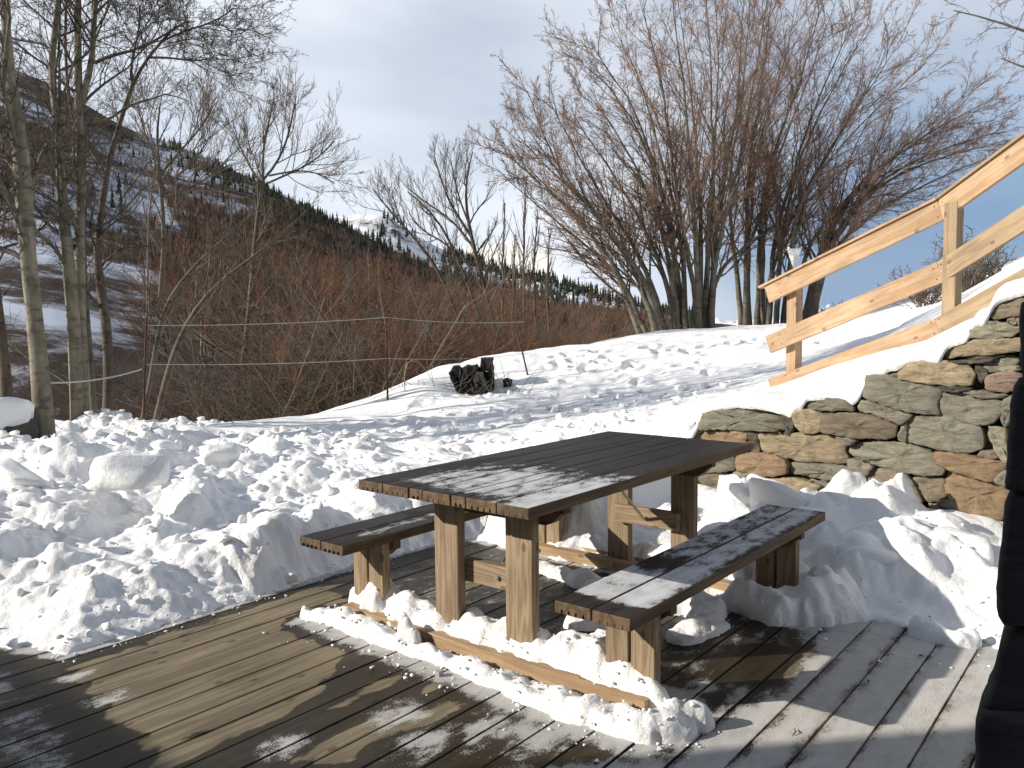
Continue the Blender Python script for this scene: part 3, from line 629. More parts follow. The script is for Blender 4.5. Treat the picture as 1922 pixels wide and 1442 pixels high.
# ================================================================== PICNIC TABLE
TB = empty('picnic_table', (0, 0, 0), 'weathered wooden picnic table with attached benches and snow drifted on its sills', 'picnic table')
def plank_set(name, spans, y0, y1, z0, z1, parent, frost_fn, wet_fn, kerf_y):
    bm = bmesh.new()
    for (a, b) in spans:
        jy = random.uniform(-.004, .004)
        bm_box(bm, ((a+b)/2, (y0+y1)/2+jy, (z0+z1)/2), (b-a, y1-y0, z1-z0), 0.004)
    me = bpy.data.meshes.new(name)
    # cut long faces so that the frost and wet masks have points to live on
    bmesh.ops.bisect_plane
    for k in range(1, 60):
        yy = y0+(y1-y0)*k/60
        bmesh.ops.bisect_plane(bm, geom=bm.verts[:]+bm.edges[:]+bm.faces[:], plane_co=(0, yy, 0), plane_no=(0, 1, 0))
    for (a, b) in spans:
        for q in (.33, .66):
            bmesh.ops.bisect_plane(bm, geom=bm.verts[:]+bm.edges[:]+bm.faces[:], plane_co=(a+(b-a)*q, 0, 0), plane_no=(1, 0, 0))
    bm.faces.ensure_lookup_table(); nf = len(bm.faces)
    # near-black slivers paint the shade inside saw kerfs under the near board ends
    for (a, b) in spans:
        n = max(2, int(round((b-a)/.028))-1)
        for k in range(n):
            xx = a+(b-a)*(k+1)/(n+1)+random.uniform(-.001, .001)
            bm_box(bm, (xx, kerf_y+.02, z0+.0092+random.uniform(-.0005, .002)), (.0022, .046, .014))
    bm.normal_update()
    me.materials.append(W_TOP); me.materials.append(W_EDGE); me.materials.append(DARKGAP)
    bm.faces.ensure_lookup_table()
    for i, f in enumerate(bm.faces):
        if i >= nf: f.material_index = 2
        else: f.material_index = 0 if f.normal.z > .5 else 1
    bm.to_mesh(me); bm.free()
    o = bpy.data.objects.new(name, me); COL.objects.link(o); o.parent = parent
    n = len(me.vertices); c = np.empty(n*3, np.float32); me.vertices.foreach_get('co', c); c = c.reshape(-1, 3)
    fattr(o, 'frost', frost_fn(c[:, 0], c[:, 1])); fattr(o, 'wet', wet_fn(c[:, 0], c[:, 1]))
    regrain(o)
    return o
ws = [.157,.157,.079,.157,.079,.157,.157]; xx = -.4715; spans = []
for w in ws: spans.append((xx+.003, xx+w-.003)); xx += w
def fr_top(x, y):
    f = .52-.50*sstep(.25, 1.25, y)-.10*sstep(1.2, 1.9, y)
    f += .26*np.exp(-((x-.08)/.30)**2-((y-.45)/.35)**2)+.25*sstep(.30, .42, x)*(1-sstep(.5, 1.1, y))
    f -= .75*sstep(-.28, -.42, x); f -= .35*(1-sstep(.0, .12, y))*(x < .25)
    f += .18*np.exp(-((x-.25)/.12)**2-((y-1.05)/.12)**2)
    return f
plank_set('tabletop', spans, 0, 2.02, .705, .75, TB, fr_top, lambda x, y: .35+.4*sstep(.3, 1.2, y), -.0015)
def fr_seatR(x, y):
    f = .70*sstep(.06, .14, y)*(1-.25*sstep(.5, .7, y))+.08
    f += .10*sstep(.74, .76, x)
    f -= .55*np.exp(-((y-.62)/.10)**2)*(x < .74)
    return f-.3*(x > .87)
plank_set('seat', [(.585,.737),(.747,.897)], -.006, 1.955, .390, .435, TB, fr_seatR, lambda x, y: .02+.25*sstep(.4, .7, y), -.0075)
plank_set('seat', [(-.897,-.745),(-.737,-.585)], -.006, 1.955, .390, .435, TB, lambda x, y: .48*np.exp(-((x+.68)/.07)**2)*sstep(.08, .2, y)+.1, lambda x, y: .45+0*x, -.0075)
def leg(x0, x1, y0, y1, z0, z1, mat=W_LEG, name='leg', bev=.005): return box_part(name, (x0, y0, z0), (x1, y1, z1), mat, TB, bev)
for yf in (.265, 1.705):
    leg(-.275, -.135, yf, yf+.05, 0, .705); leg(.135, .275, yf, yf+.05, 0, .705)
    for s in (-1, 1):
        for (a, b) in ((.625, .724), (.736, .835)):
            leg(min(s*a, s*b), max(s*a, s*b), yf, yf+.05, 0, .390, name='bench_post')
# sills: an outer and an inner board at each end
for (ya, yb) in ((.19, .262), (.318, .36), (1.632, 1.702), (1.757, 1.80)):
    box_part('sill', (-.84, ya, 0.004), (.84, yb, .062), W_SILL, TB, .004)
def bracket(name, x0, x1, y0, y1, z1, h, scal=0.0):
    """bearer under the boards, its ends cut away in a scallop"""
    prof = [(x0, z1), (x0, z1-h*.45)]
    for k in range(7): t = k/6; prof.append((x0+.015+.09*t, z1-h*.45-h*.55*math.sin(t*math.pi/2)))
    for k in range(7): t = 1-k/6; prof.append((x1-.015-.09*t, z1-h*.45-h*.55*math.sin(t*math.pi/2)))
    prof += [(x1, z1-h*.45), (x1, z1)]
    n = len(prof); vs = [(p[0], y0, p[1]) for p in prof]+[(p[0], y1, p[1]) for p in prof]
    fs = [tuple(range(n-1, -1, -1)), tuple(range(n, 2*n))]+[(i, (i+1) % n, n+(i+1) % n, n+i) for i in range(n)]
    return mesh_obj(name, vs, fs, W_EDGE, TB, smooth=False)
for (ya, yb) in ((.317, .362), (1.658, 1.703)):
    bracket('bearer', -.40, .40, ya, yb, .704, .105)
    for s in (-1, 1):
        bracket('bearer', min(s*.60, s*.875), max(s*.60, s*.875), ya, yb, .389, .095)
    leg(-.20, .20, ya, yb, .285, .385, W_LEG, 'cross_rail')
def rod(name, a, b, r, mat, parent, k=8):
    v, f = tube(np.array([a, np.array(a)*.5+np.array(b)*.5, b]), np.array([r, r, r]), k); return mesh_obj(name, v, f, mat, parent)
for (ya, yb, s) in ((.363, .80, 1), (1.656, 1.20, -1)):
    rod('brace_rod', (0, ya+.01*s, .33), (0, yb, .704), .0075, STEEL, TB)
def bolt(x, y, z, d, r=.012):
    bm = bmesh.new(); g = bmesh.ops.create_cone(bm, cap_ends=True, segments=12, radius1=r, radius2=r*.8, depth=.008)
    bmesh.ops.rotate(bm, verts=bm.verts, cent=(0, 0, 0), matrix=Matrix.Rotation(-math.pi/2, 3, 'X'))
    h = bmesh.ops.create_cone(bm, cap_ends=True, segments=6, radius1=r*.6, radius2=r*.6, depth=.014)
    bmesh.ops.rotate(bm, verts=h['verts'], cent=(0, 0, 0), matrix=Matrix.Rotation(-math.pi/2, 3, 'X'))
    o = bm_obj('bolt', bm, STEEL, TB); o.location = (x, y, z)
for q in [(.05, .312, .335, 1), (0, 1.654, .335, 1), (-.73, 1.628, .034, 1), (-.20, 1.628, .034, 1), (.72, 1.628, .034, 1)]: bolt(*q)

# ================================================================== RETAINING WALL
G = (.235,.222,.175); GT = (.28,.255,.195); OR = (.31,.215,.135); TN = (.36,.29,.19); BR = (.235,.19,.14); DK = (.10,.09,.072); PK = (.27,.20,.155)
stones = [
 (G, [(1325,775),(1367,768),(1387,762),(1427,767),(1460,777),(1464,788),(1474,806),(1442,812),(1400,807),(1348,805),(1320,807),(1317,798)]),
 (DK,[(1463,776),(1475,780),(1487,783),(1487,798),(1482,818),(1474,814),(1473,800),(1467,788)]),
 (TN,[(1490,773),(1508,768),(1532,775),(1543,780),(1541,808),(1530,811),(1508,812),(1496,802),(1490,788)]),
 (BR,[(1544,777),(1600,777),(1645,784),(1681,799),(1678,818),(1664,824),(1608,820),(1550,813),(1545,808)]),
 (G, [(1511,750),(1520,745),(1560,746),(1583,750),(1601,762),(1601,771),(1570,770),(1520,769),(1512,763)]),
 (GT,[(1620,750),(1610,762),(1616,773),(1650,780),(1688,797),(1697,790),(1709,779),(1690,774),(1655,762)]),
 (G, [(1630,705),(1667,705),(1690,712),(1754,722),(1767,731),(1756,757),(1758,769),(1762,776),(1744,778),(1707,772),(1650,755),(1626,745)]),
 (PK,[(1664,695),(1676,690),(1687,697),(1687,708),(1675,708),(1664,704)]),
 (TN,[(1691,697),(1707,685),(1734,676),(1767,680),(1814,685),(1829,703),(1819,725),(1784,723),(1751,718),(1717,716),(1691,711)]),
 (G, [(1757,757),(1764,742),(1778,737),(1809,742),(1848,750),(1882,753),(1877,775),(1861,793),(1838,796),(1809,791),(1784,782),(1761,774)]),
 (DK,[(1762,726),(1824,728),(1815,735),(1772,734)]),
 (G, [(1809,739),(1825,734),(1893,741),(1883,747),(1848,748)]),
 (PK,[(1854,709),(1875,700),(1908,700),(1925,717),(1912,730),(1888,734),(1853,729)]),
 (G, [(1848,682),(1871,670),(1909,670),(1908,684),(1868,696),(1852,700),(1843,690)]),
 (GT,[(1878,695),(1910,687),(1912,696),(1885,699)]),
 (G, [(1709,784),(1769,781),(1801,789),(1835,799),(1843,816),(1843,842),(1809,850),(1784,846),(1751,839),(1709,832),(1696,816),(1697,802)]),
 (G, [(1592,850),(1596,840),(1612,832),(1645,829),(1675,833),(1707,837),(1749,850),(1748,866),(1773,880),(1764,891),(1727,892),(1684,884),(1637,872),(1600,858)]),
 (OR,[(1753,850),(1784,851),(1835,861),(1893,870),(1880,885),(1868,900),(1855,904),(1835,897),(1778,880),(1753,867)]),
 (BR,[(1838,850),(1868,848),(1876,856),(1862,862),(1835,856)]),
 (GT,[(1856,802),(1888,806),(1888,828),(1900,878),(1883,866),(1868,841),(1858,819)]),
 (G, [(1880,774),(1886,752),(1898,747),(1908,736),(1905,760),(1895,785),(1888,802),(1881,790)]),
 (OR,[(1780,884),(1809,892),(1861,907),(1891,917),(1885,961),(1875,979),(1838,975),(1809,964),(1783,939),(1775,919)]),
 (G, [(1875,892),(1900,882),(1892,912),(1868,903)]),
 (BR,[(1712,899),(1742,898),(1771,900),(1771,920),(1775,936),(1751,940),(1739,941),(1722,917)]),
 (G, [(1757,944),(1784,941),(1803,955),(1793,960),(1767,950)]),
 (GT,[(1742,945),(1767,953),(1808,967),(1838,980),(1859,987),(1858,996),(1846,1020),(1840,1040),(1761,1040),(1755,977)]),
 (PK,[(1838,978),(1878,986),(1876,993),(1840,983)]),
 (BR,[(1620,895),(1650,881),(1700,893),(1712,906),(1730,942),(1667,930),(1640,925),(1625,910)]),
 (OR,[(1380,858),(1407,852),(1445,854),(1473,863),(1479,873),(1476,889),(1450,893),(1413,889),(1381,883)]),
 (TN,[(1425,817),(1458,820),(1496,816),(1533,818),(1561,822),(1581,835),(1581,851),(1588,862),(1586,872),(1563,870),(1530,867),(1506,865),(1467,857),(1433,847),(1428,833)]),
 (G, [(1566,819),(1600,823),(1605,830),(1590,835),(1573,826)]),
 (OR,[(1303,822),(1320,811),(1348,810),(1401,813),(1400,828),(1398,843),(1360,849),(1310,845)]),
 (DK,[(1404,815),(1420,818),(1423,832),(1425,848),(1410,850),(1400,838)]),
 (G, [(1482,872),(1490,869),(1533,873),(1583,876),(1608,883),(1620,896),(1610,909),(1567,901),(1517,894),(1488,889)]),
 (GT,[(1592,862),(1612,866),(1638,876),(1625,892),(1612,886),(1594,877)]),
 (BR,[(1311,898),(1325,893),(1367,892),(1375,905),(1350,925),(1317,920)]),
 (GT,[(1374,889),(1381,887),(1417,894),(1440,899),(1438,914),(1400,912),(1380,905)]),
 (TN,[(1445,900),(1473,898),(1507,903),(1540,911),(1520,930),(1450,930)]),
 (G, [(1516,898),(1567,905),(1600,913),(1638,926),(1680,936),(1650,950),(1560,945),(1530,925)]),
 (BR,[(1845,1035),(1860,1030),(1876,1040),(1875,1065),(1860,1075),(1845,1085),(1824,1063),(1832,1045)]),
 (PK,[(1868,990),(1877,1000),(1868,1090),(1860,1090),(1862,1040)]),
 (BR,[(1859,585),(1865,574),(1884,562),(1909,552),(1942,552),(1945,586),(1899,591),(1872,599),(1861,595)]),
 (GT,[(1824,616),(1838,613),(1857,606),(1878,606),(1901,612),(1917,616),(1899,631),(1878,634),(1834,634),(1825,636)]),
 (TN,[(1772,656),(1787,647),(1834,640),(1925,635),(1922,658),(1859,664),(1828,666),(1800,670),(1773,676)]),
 (DK,[(1780,678),(1850,670),(1905,664),(1870,671),(1845,681),(1800,683)]),
 (PK,[(1890,600),(1902,597),(1905,608),(1897,610)]),
 (G, [(1904,598),(1932,593),(1940,612),(1912,611)]),
 (DK,[(1830,688),(1845,690),(1852,706),(1838,720),(1832,705)]),
 (BR,[(1395,935),(1500,935),(1500,975),(1395,970)]),(G,[(1505,938),(1640,955),(1640,1000),(1505,985)]),(BR,[(1310,930),(1390,935),(1388,985),(1310,980)]),
 (GT,[(1645,955),(1752,985),(1752,1050),(1645,1030)]),(G,[(1310,988),(1480,990),(1480,1030),(1310,1020)]),(BR,[(1485,995),(1640,1010),(1640,1060),(1485,1040)]),
 (G,[(1310,852),(1372,856),(1376,884),(1312,888)]),(GT,[(1645,1040),(1840,1060),(1840,1130),(1645,1100)]),(G,[(1700,790),(1694,800),(1684,818),(1690,828),(1700,830)]),
]
for u0, v0, w, h in [(1930,640,150,60),(1930,705,120,90),(1925,800,140,80),(1920,885,120,70),(1905,960,160,80),(1950,560,140,70),(1890,1045,150,80)]:
    stones.append((random.choice([G, BR, TN]), [(u0, v0), (u0+w, v0-10), (u0+w+5, v0+h), (u0-4, v0+h)]))
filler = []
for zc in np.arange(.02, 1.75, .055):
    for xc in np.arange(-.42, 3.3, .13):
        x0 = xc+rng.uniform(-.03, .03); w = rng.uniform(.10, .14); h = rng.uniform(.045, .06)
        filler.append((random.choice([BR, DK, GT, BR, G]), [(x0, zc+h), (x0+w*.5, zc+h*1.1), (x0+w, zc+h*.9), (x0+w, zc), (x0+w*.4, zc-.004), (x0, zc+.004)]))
def stone_mesh(poly, rs, yfront, depth, ray=PY):
    """rounded irregular block: traced outline on the face, real depth behind it"""
    c = np.mean(poly, axis=0)
    P = np.array([ray(u, v, yfront) for u, v in poly])[:, [0, 2]]
    # resample outline
    n = len(P); Q = []
    for i in range(n):
        a, b = P[i], P[(i+1) % n]; L = np.linalg.norm(b-a); k = max(1, int(round(L/.018)))
        for j in range(k): Q.append(a+(b-a)*j/k)
    Q = np.array(Q)
    Q = .18*np.roll(Q, 1, 0)+.64*Q+.18*np.roll(Q, -1, 0)
    dq = Q-Q.mean(0); Q = Q+dq/np.linalg.norm(dq, axis=1, keepdims=True)*.012
    Q += .012*np.stack([noise2(Q[:, 0]*40, Q[:, 1]*40, rs), noise2(Q[:, 0]*40+9, Q[:, 1]*40, rs+1)], -1)
    cc = Q.mean(0); ext = np.abs(Q-cc).max(); minor = min(np.ptp(Q[:, 0]), np.ptp(Q[:, 1]))/2
    rings = []
    e = min(.006, minor*.4)
    tilt = rng.normal(0, .07, 2); jut = rng.uniform(-.022, .022)
    def ring(ins, y, rough=.006):
        d = Q-cc; L = np.linalg.norm(d, axis=1, keepdims=True); q = cc+d*np.maximum(0, (L-ins)/L)
        yy = y+jut*1.0+(q-cc)@tilt+rough*noise2(q[:, 0]*16, q[:, 1]*16, rs+5)
        return np.stack([q[:, 0], yy, q[:, 1]], -1)
    rings = [ring(.004, yfront+depth, 0), ring(0, yfront+.05, .004), ring(0, yfront+.010, .010), ring(e*.5, yfront+.001, .012), ring(e, yfront-.002, .014)]
    for f_ in (.3, .55, .8):
        d = Q-cc; q = cc+d*(1-f_)
        yy = yfront-.005+jut+(q-cc)@tilt+.040*np.abs(fbm(q[:, 0]*7, q[:, 1]*19, 4, rs+5))-.008
        rings.append(np.stack([q[:, 0], yy, q[:, 1]], -1))
    m_ = len(Q); V = np.concatenate(rings+[rings[-1].mean(0, keepdims=True)]); fs = []
    for r_ in range(len(rings)-1):
        a = r_*m_; b = a+m_
        for i in range(m_): j = (i+1) % m_; fs.append((a+i, b+i, b+j, a+j))
    a = (len(rings)-1)*m_; tip = len(V)-1
    for i in range(m_): fs.append((a+i, tip, tip, a+(i+1) % m_))
    return V, fs
V_all = []; F_all = []; Cc = []; o_ = 0
for si, (colr, poly) in enumerate(filler):
    zt_ = np.interp(poly[1][0], [PY(u, v, WALL_Y)[0] for u, v in [(1322,792),(1345,768),(1475,776),(1600,758),(1629,712),(1670,692),(1768,679),(1787,647),(1826,614),(1860,580),(1922,550),(2080,480)]], [PY(u, v, WALL_Y)[2] for u, v in [(1322,792),(1345,768),(1475,776),(1600,758),(1629,712),(1670,692),(1768,679),(1787,647),(1826,614),(1860,580),(1922,550),(2080,480)]])
    if poly[1][1] > zt_-.05 or poly[0][0] < PY(1325, 800, WALL_Y)[0]: continue
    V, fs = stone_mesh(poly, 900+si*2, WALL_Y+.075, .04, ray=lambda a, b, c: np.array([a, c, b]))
    V_all.append(V); F_all += [tuple(dict.fromkeys(i+o_ for i in f)) for f in fs]; Cc.append(np.tile(np.array(colr)*rng.uniform(.35, .65), (len(V), 1))); o_ += len(V)  # filler colours darkened to put shade into the gaps between stones
for si, (colr, poly) in enumerate(stones):
    a = sum(poly[i][0]*poly[(i+1) % len(poly)][1]-poly[(i+1) % len(poly)][0]*poly[i][1] for i in range(len(poly)))
    if a < 0: poly = poly[::-1]
    V, fs = stone_mesh(poly, 200+si*3, WALL_Y, .22)
    k = rng.uniform(.85, 1.15)
    V_all.append(V); F_all += [tuple(dict.fromkeys(i+o_ for i in f)) for f in fs]; Cc.append(np.tile(np.array(colr)*k, (len(V), 1))); o_ += len(V)
bm_fix = mesh_obj('retaining_wall', np.concatenate(V_all), F_all, STONE, smooth=True)
cattr(bm_fix, 'stone', np.concatenate(Cc))
bmx = bmesh.new(); bmx.from_mesh(bm_fix.data); bmesh.ops.recalc_face_normals(bmx, faces=bmx.faces)
for f in bmx.faces: f.smooth = f.normal.y < -.55
bmx.to_mesh(bm_fix.data); bmx.free()
tag(bm_fix, 'dry stone retaining wall of grey and ochre field stones stepping up under a snow cap', 'stone wall')
# dark earth core behind the stones, its top following the snow line
capline = [(1285,835),(1300,822),(1318,792),(1330,774),(1345,768),(1385,763),(1425,765),(1450,770),(1475,776),(1487,783),(1492,769),(1508,766),(1513,750),(1550,746),(1580,749),(1600,758),(1612,750),(1622,735),(1629,712),(1640,704),(1662,700),(1670,692),(1685,692),(1700,683),(1715,678),(1740,676),(1768,679),(1772,657),(1787,647),(1812,641),(1823,632),(1826,614),(1850,608),(1858,598),(1860,580),(1870,570),(1885,562),(1922,550),(1990,520),(2080,480)]
cap = np.array([PY(u, v, WALL_Y) for u, v in capline])
xi = cap[:, 0]; zi = cap[:, 2]
cv = []; cf = []
core_x = np.linspace(xi[3], 3.4, 80); cz = np.interp(core_x, xi, zi)-.05
for x, z in zip(core_x, cz): cv += [(x, WALL_Y+.105, -.1), (x, WALL_Y+.105, z), (x, WALL_Y+.20, z), (x, WALL_Y+.20, -.1)]
for i in range(len(core_x)-1):
    for k in range(3): cf.append((4*i+k, 4*i+4+k, 4*i+5+k, 4*i+1+k))
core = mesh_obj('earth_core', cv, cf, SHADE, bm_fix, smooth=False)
# snow cap lying over the wall top
m_ = 420; sx2 = np.linspace(xi[0]-.02, 3.3, m_)
zb = np.interp(sx2, xi, zi); zb = np.convolve(np.pad(zb, 2, mode='edge'), [.15, .2, .3, .2, .15], 'valid')
rows = []
prof = [(-.010, -.012), (-.017, -.002), (-.021, .008), (-.023, .018), (-.021, .03), (-.012, .046), (.0, .060), (.03, .075), (.08, .09), (.13, .10), (.2, None), (.32, None), (.5, None)]
gback = H0(sx2, np.full(m_, WALL_Y+.5))+.02
for yo, zo in prof:
    if zo is not None: z = zb+zo+.006*noise2(sx2*9, sx2*0+yo*40, 5)+.003*noise2(sx2*30, sx2*0+yo*60, 6); 
    else:
        t = (yo-.13)/.37; z = (zb+.10)*(1-t)+(gback-.012)*t
    y = WALL_Y+yo+.008*noise2(sx2*7, sx2*0+yo*10, 9)*(yo < .05)
    rows.append(np.stack([sx2, np.broadcast_to(y, sx2.shape), z], -1))
ix = np.arange(len(prof)*m_).reshape(len(prof), m_)
capo = mesh_obj('snow_cap', np.concatenate(rows), np.stack([ix[:-1, :-1], ix[:-1, 1:], ix[1:, 1:], ix[1:, :-1]], -1).reshape(-1, 4), SNOW)
tag(capo, 'thick smooth band of snow lying along the top of the stone retaining wall', 'snow', kind='stuff')
# loose stone in the snow above the wall
def hull_rock(name, c, s, mat, seed, n=22, sub=2, parent=None):
    rs = np.random.default_rng(seed); bm = bmesh.new()
    for k in range(n):
        d = rs.normal(size=3); d /= np.linalg.norm(d); d = np.sign(d)*np.abs(d)**.7
        bm.verts.new(Vector(d*np.array(s)*rs.uniform(.8, 1.05)))
    r = bmesh.ops.convex_hull(bm, input=bm.verts)
    bmesh.ops.delete(bm, geom=[g for g in r['geom_interior'] if isinstance(g, bmesh.types.BMVert)], context='VERTS')
    bmesh.ops.triangulate(bm, faces=bm.faces)
    for _ in range(sub): bmesh.ops.subdivide_edges(bm, edges=bm.edges, cuts=1, use_grid_fill=True)
    P = np.array([v.co[:] for v in bm.verts]); sc_ = max(s)
    dn = n3(P*3.0/sc_+seed, 3)*.12*sc_+n3(P*8.0/sc_+seed, 6)*.05*sc_+n3(P*20.0/sc_+seed, 9)*.018*sc_
    Nn = P/np.linalg.norm(P, axis=1, keepdims=True)
    P = P+Nn*dn[:, None]
    for v, p in zip(bm.verts, P): v.co = Vector(p)
    P2 = np.array([v.co[:] for v in bm.verts]); 
    bmesh.ops.smooth_vert(bm, verts=bm.verts, factor=.25, use_axis_x=True, use_axis_y=True, use_axis_z=True)
    o = bm_obj(name, bm, mat, parent, smooth=True); o.location = Vector(c); return o
p = PY(1795, 639, WALL_Y+.03); o = hull_rock('loose_stone', p, (.035, .03, .017), plain('wet_slate', (.05, .05, .05), .8, 0, .4, 60), 5, sub=1)
tag(o, 'small dark stone poking out of the snow on top of the retaining wall', 'stone')

# snow blocks: separate, countable
snow_blocks = [ # point, half sizes, label, rotation
 (PY(1708,968,2.84),(.085,.06,.235),'tall tilted snow slab leaning left on the stone wall, its upper face sunlit', (.1,-.42,.1)),
 (PY(1790,1050,2.42),(.20,.14,.13),'large rounded sunlit snow boulder below the retaining wall beside the dark pillar', (0,.1,.3)),
 (PY(1592,945,2.72),(.13,.10,.17),'blocky snow lump with a bright peak standing against the middle of the stone wall', (0,.2,.5)),
 (PY(1462,945,2.62),(.19,.10,.14),'angular shaded snow block behind the far end of the right bench', (0,.12,.2)),
 (PY(1385,938,2.70),(.15,.07,.15),'snow block with a sunlit top right behind the table leg at the wall foot', (0,.3,-.2)),
 (PY(1535,1010,2.35),(.16,.12,.14),'broad shaded snow block just past the far end of the right bench', (.1,-.2,.7)),
 (PY(1640,1060,2.15),(.17,.12,.12),'faceted snow block in bench shade in the middle of the pile', (.2,.2,.2)),
 (PY(1690,1165,1.84),(.10,.08,.07),'small pointed snow lump at the edge of the cleared deck near the wall', (0,0,.8)),
 (PY(1775,1190,1.75),(.05,.03,.025),'little crumbled snow lump lying on the deck boards near the pillar', (0,0,.1)),
 (PZ(245,893,.50),(.25,.24,.18),'largest round snow boulder on top of the heap at the left', (0,0,.4)),
 (PZ(415,858,.38),(.20,.17,.14),'snow boulder casting a long shadow on the right shoulder of the heap', (0,0,1.2)),
 (PZ(456,882,.30),(.05,.05,.06),'small upright snow cube beside the snow boulder on the heap shoulder', (0,0,.3)),
 (PZ(548,1085,.05),(.035,.03,.04),'small lone snow lump on the deck edge left of the left bench', (0,0,.3)),
 (PZ(50,900,.44),(.30,.26,.14),'long low snow slab lying at the far left of the heap', (0,.15,.9)),
 (PZ(305,840,.45),(.16,.14,.09),'low snow block at the crest of the heap below the leaning trees', (0,0,.2)),
 (PZ(105,845,.52),(.22,.16,.09),'flat topped snow block in front of the thick pale trunk', (0,0,.7)),
]
k_ = 0
for (p, s, lab, rot) in snow_blocks:
    wallside = p[1] > 2.0 and p[0] > -.3 and s[0] > .08
    s = tuple(q*(1.2 if wallside else 1) for q in s)
    o = hull_rock('snow_block', (p[0], p[1]-(.05 if wallside else 0), p[2]+(.03 if wallside else 0)), s, SNOWC, 30+k_, n=16, sub=2); o.rotation_euler = rot; k_ += 1
    tag(o, lab, 'snow block')
# crumbs too many to count, strewn over the heap and along the deck edge
cl = []; 
base_hull = []
for sdx in range(6):
    bm = bmesh.new(); rs = np.random.default_rng(500+sdx)
    for k in range(12):
        d = rs.normal(size=3); d /= np.linalg.norm(d); bm.verts.new(Vector(d*rs.uniform(.75, 1.1)))
    r = bmesh.ops.convex_hull(bm, input=bm.verts); bmesh.ops.triangulate(bm, faces=bm.faces); bmesh.ops.subdivide_edges(bm, edges=bm.edges, cuts=1)
    bmesh.ops.smooth_vert(bm, verts=bm.verts, factor=.3, use_axis_x=True, use_axis_y=True, use_axis_z=True)
    bmesh.ops.triangulate(bm, faces=bm.faces)
    bm.verts.index_update(); base_hull.append((np.array([v.co[:] for v in bm.verts]), np.array([[v.index for v in f.verts] for f in bm.faces]))); bm.free()
parts_ = []
n_ = 0
while n_ < 3000:
    q = rng.random()
    if q < .62: px, py = rng.uniform(-7.5, -1.4), rng.uniform(-1.3, 6.5)
    elif q < .72: px, py = rng.normal(-1.45, .06), rng.uniform(-.9, 1.5)
    elif q < .9: px, py = rng.uniform(-1.0, 1.1), rng.normal(.14, .13)
    else: px, py = rng.uniform(.2, 2.0), rng.uniform(1.2, 2.9)
    if q < .62 and interp_grid(cloddy, px, py)*.9+interp_grid(path, px, py)*.35 < rng.random(): continue
    hh = GH(px, py)
    if hh < .003 and not (q >= .62 and py < 1.6): continue
    r = (.008+.04*rng.random()**3) if q < .62 else (.002+.011*rng.random()**3)
    if q < .62: r *= 1+.12*np.hypot(px-CAM[0], py-CAM[1])*.5
    bvv, bff = base_hull[rng.integers(6)]
    a = rng.uniform(0, 6.28); ca, sa = math.cos(a), math.sin(a); s = np.array([1, rng.uniform(.7, 1.2), rng.uniform(.55, .9)])*r
    vv = bvv*s; vv = np.stack([ca*vv[:, 0]-sa*vv[:, 1], sa*vv[:, 0]+ca*vv[:, 1], vv[:, 2]], -1)+np.array([px, py, max(hh, 0)+r*.25])
    parts_.append((vv, bff)); n_ += 1
v_, f_ = join(parts_)
o = mesh_obj('snow_crumbs', v_, f_, SNOWC); tag(o, 'loose crumbs of snow scattered over the trampled heap and the deck edge', 'snow crumbs', kind='stuff')

# ================================================================== RAILING
RL = empty('wooden_railing', PX(1485, 712, 6.9), 'new larch handrail with three sloping boards on square posts above the stone wall', 'railing')
def beam(name, a, b, w, h, mat, parent, side, ext0=0, ext1=0, bev=.004):
    """board from a to b, h high, w thick; side = horizontal direction of its thickness"""
    a = np.array(a, float); b = np.array(b, float); d = b-a; L = np.linalg.norm(d); d /= L; a = a-d*ext0; b = b+d*ext1; L += ext0+ext1
    s = np.array(side, float); s -= d*(s@d); s /= np.linalg.norm(s); z = np.cross(d, s)
    bm = bmesh.new(); bm_box(bm, (0, 0, 0), (L, w, h), bev)
    o = bm_obj(name, bm, mat, parent, smooth=False)
    c = (a+b)/2-(np.array(parent.location) if parent is not None else 0)
    o.location = Vector(c); o.rotation_euler = Matrix(((d[0], s[0], z[0]), (d[1], s[1], z[1]), (d[2], s[2], z[2]))).to_euler()
    return o
A_, B_, C_ = 6.98, 5.73, 5.12
side1 = np.array([1.0, 0, 0])
def hdir(p, q): d = np.array(q)-np.array(p); d[2] = 0; d /= np.linalg.norm(d); return np.array([d[1], -d[0], 0])
tops = [(PX(1441, 553, A_), PX(1768, 394, B_)), (PX(1768, 394, B_), PX(1922, 283, C_))]
mids = [(PX(1443, 647, A_), PX(1766, 511, B_)), (PX(1766, 511, B_), PX(1922, 411, C_))]
bots = [(PX(1455, 722, A_), PX(1762, 613, B_)), (PX(1762, 613, B_), PX(1922, 525, C_))]
for (a, b), mt, e in ((tops[0], W_RAIL, 0), (tops[1], W_RAIL, 1.2)):
    sd1 = hdir(a, b); beam('rail_board', a, b, .032, .150, mt, RL, sd1, 0, e)
for (a, b), mt, e in ((mids[0], W_RAIL, 0), (mids[1], W_RAILG, 1.2)):
    sd1 = hdir(a, b); beam('rail_board', a, b, .032, .150, mt, RL, sd1, 0, e)
for (a, b), mt, e in ((bots[0], W_RAIL, 0), (bots[1], W_RAILG, 1.2)):
    sd1 = hdir(a, b); beam('rail_board', a, b, .032, .125, mt, RL, sd1, .05 if e == 0 else 0, e)
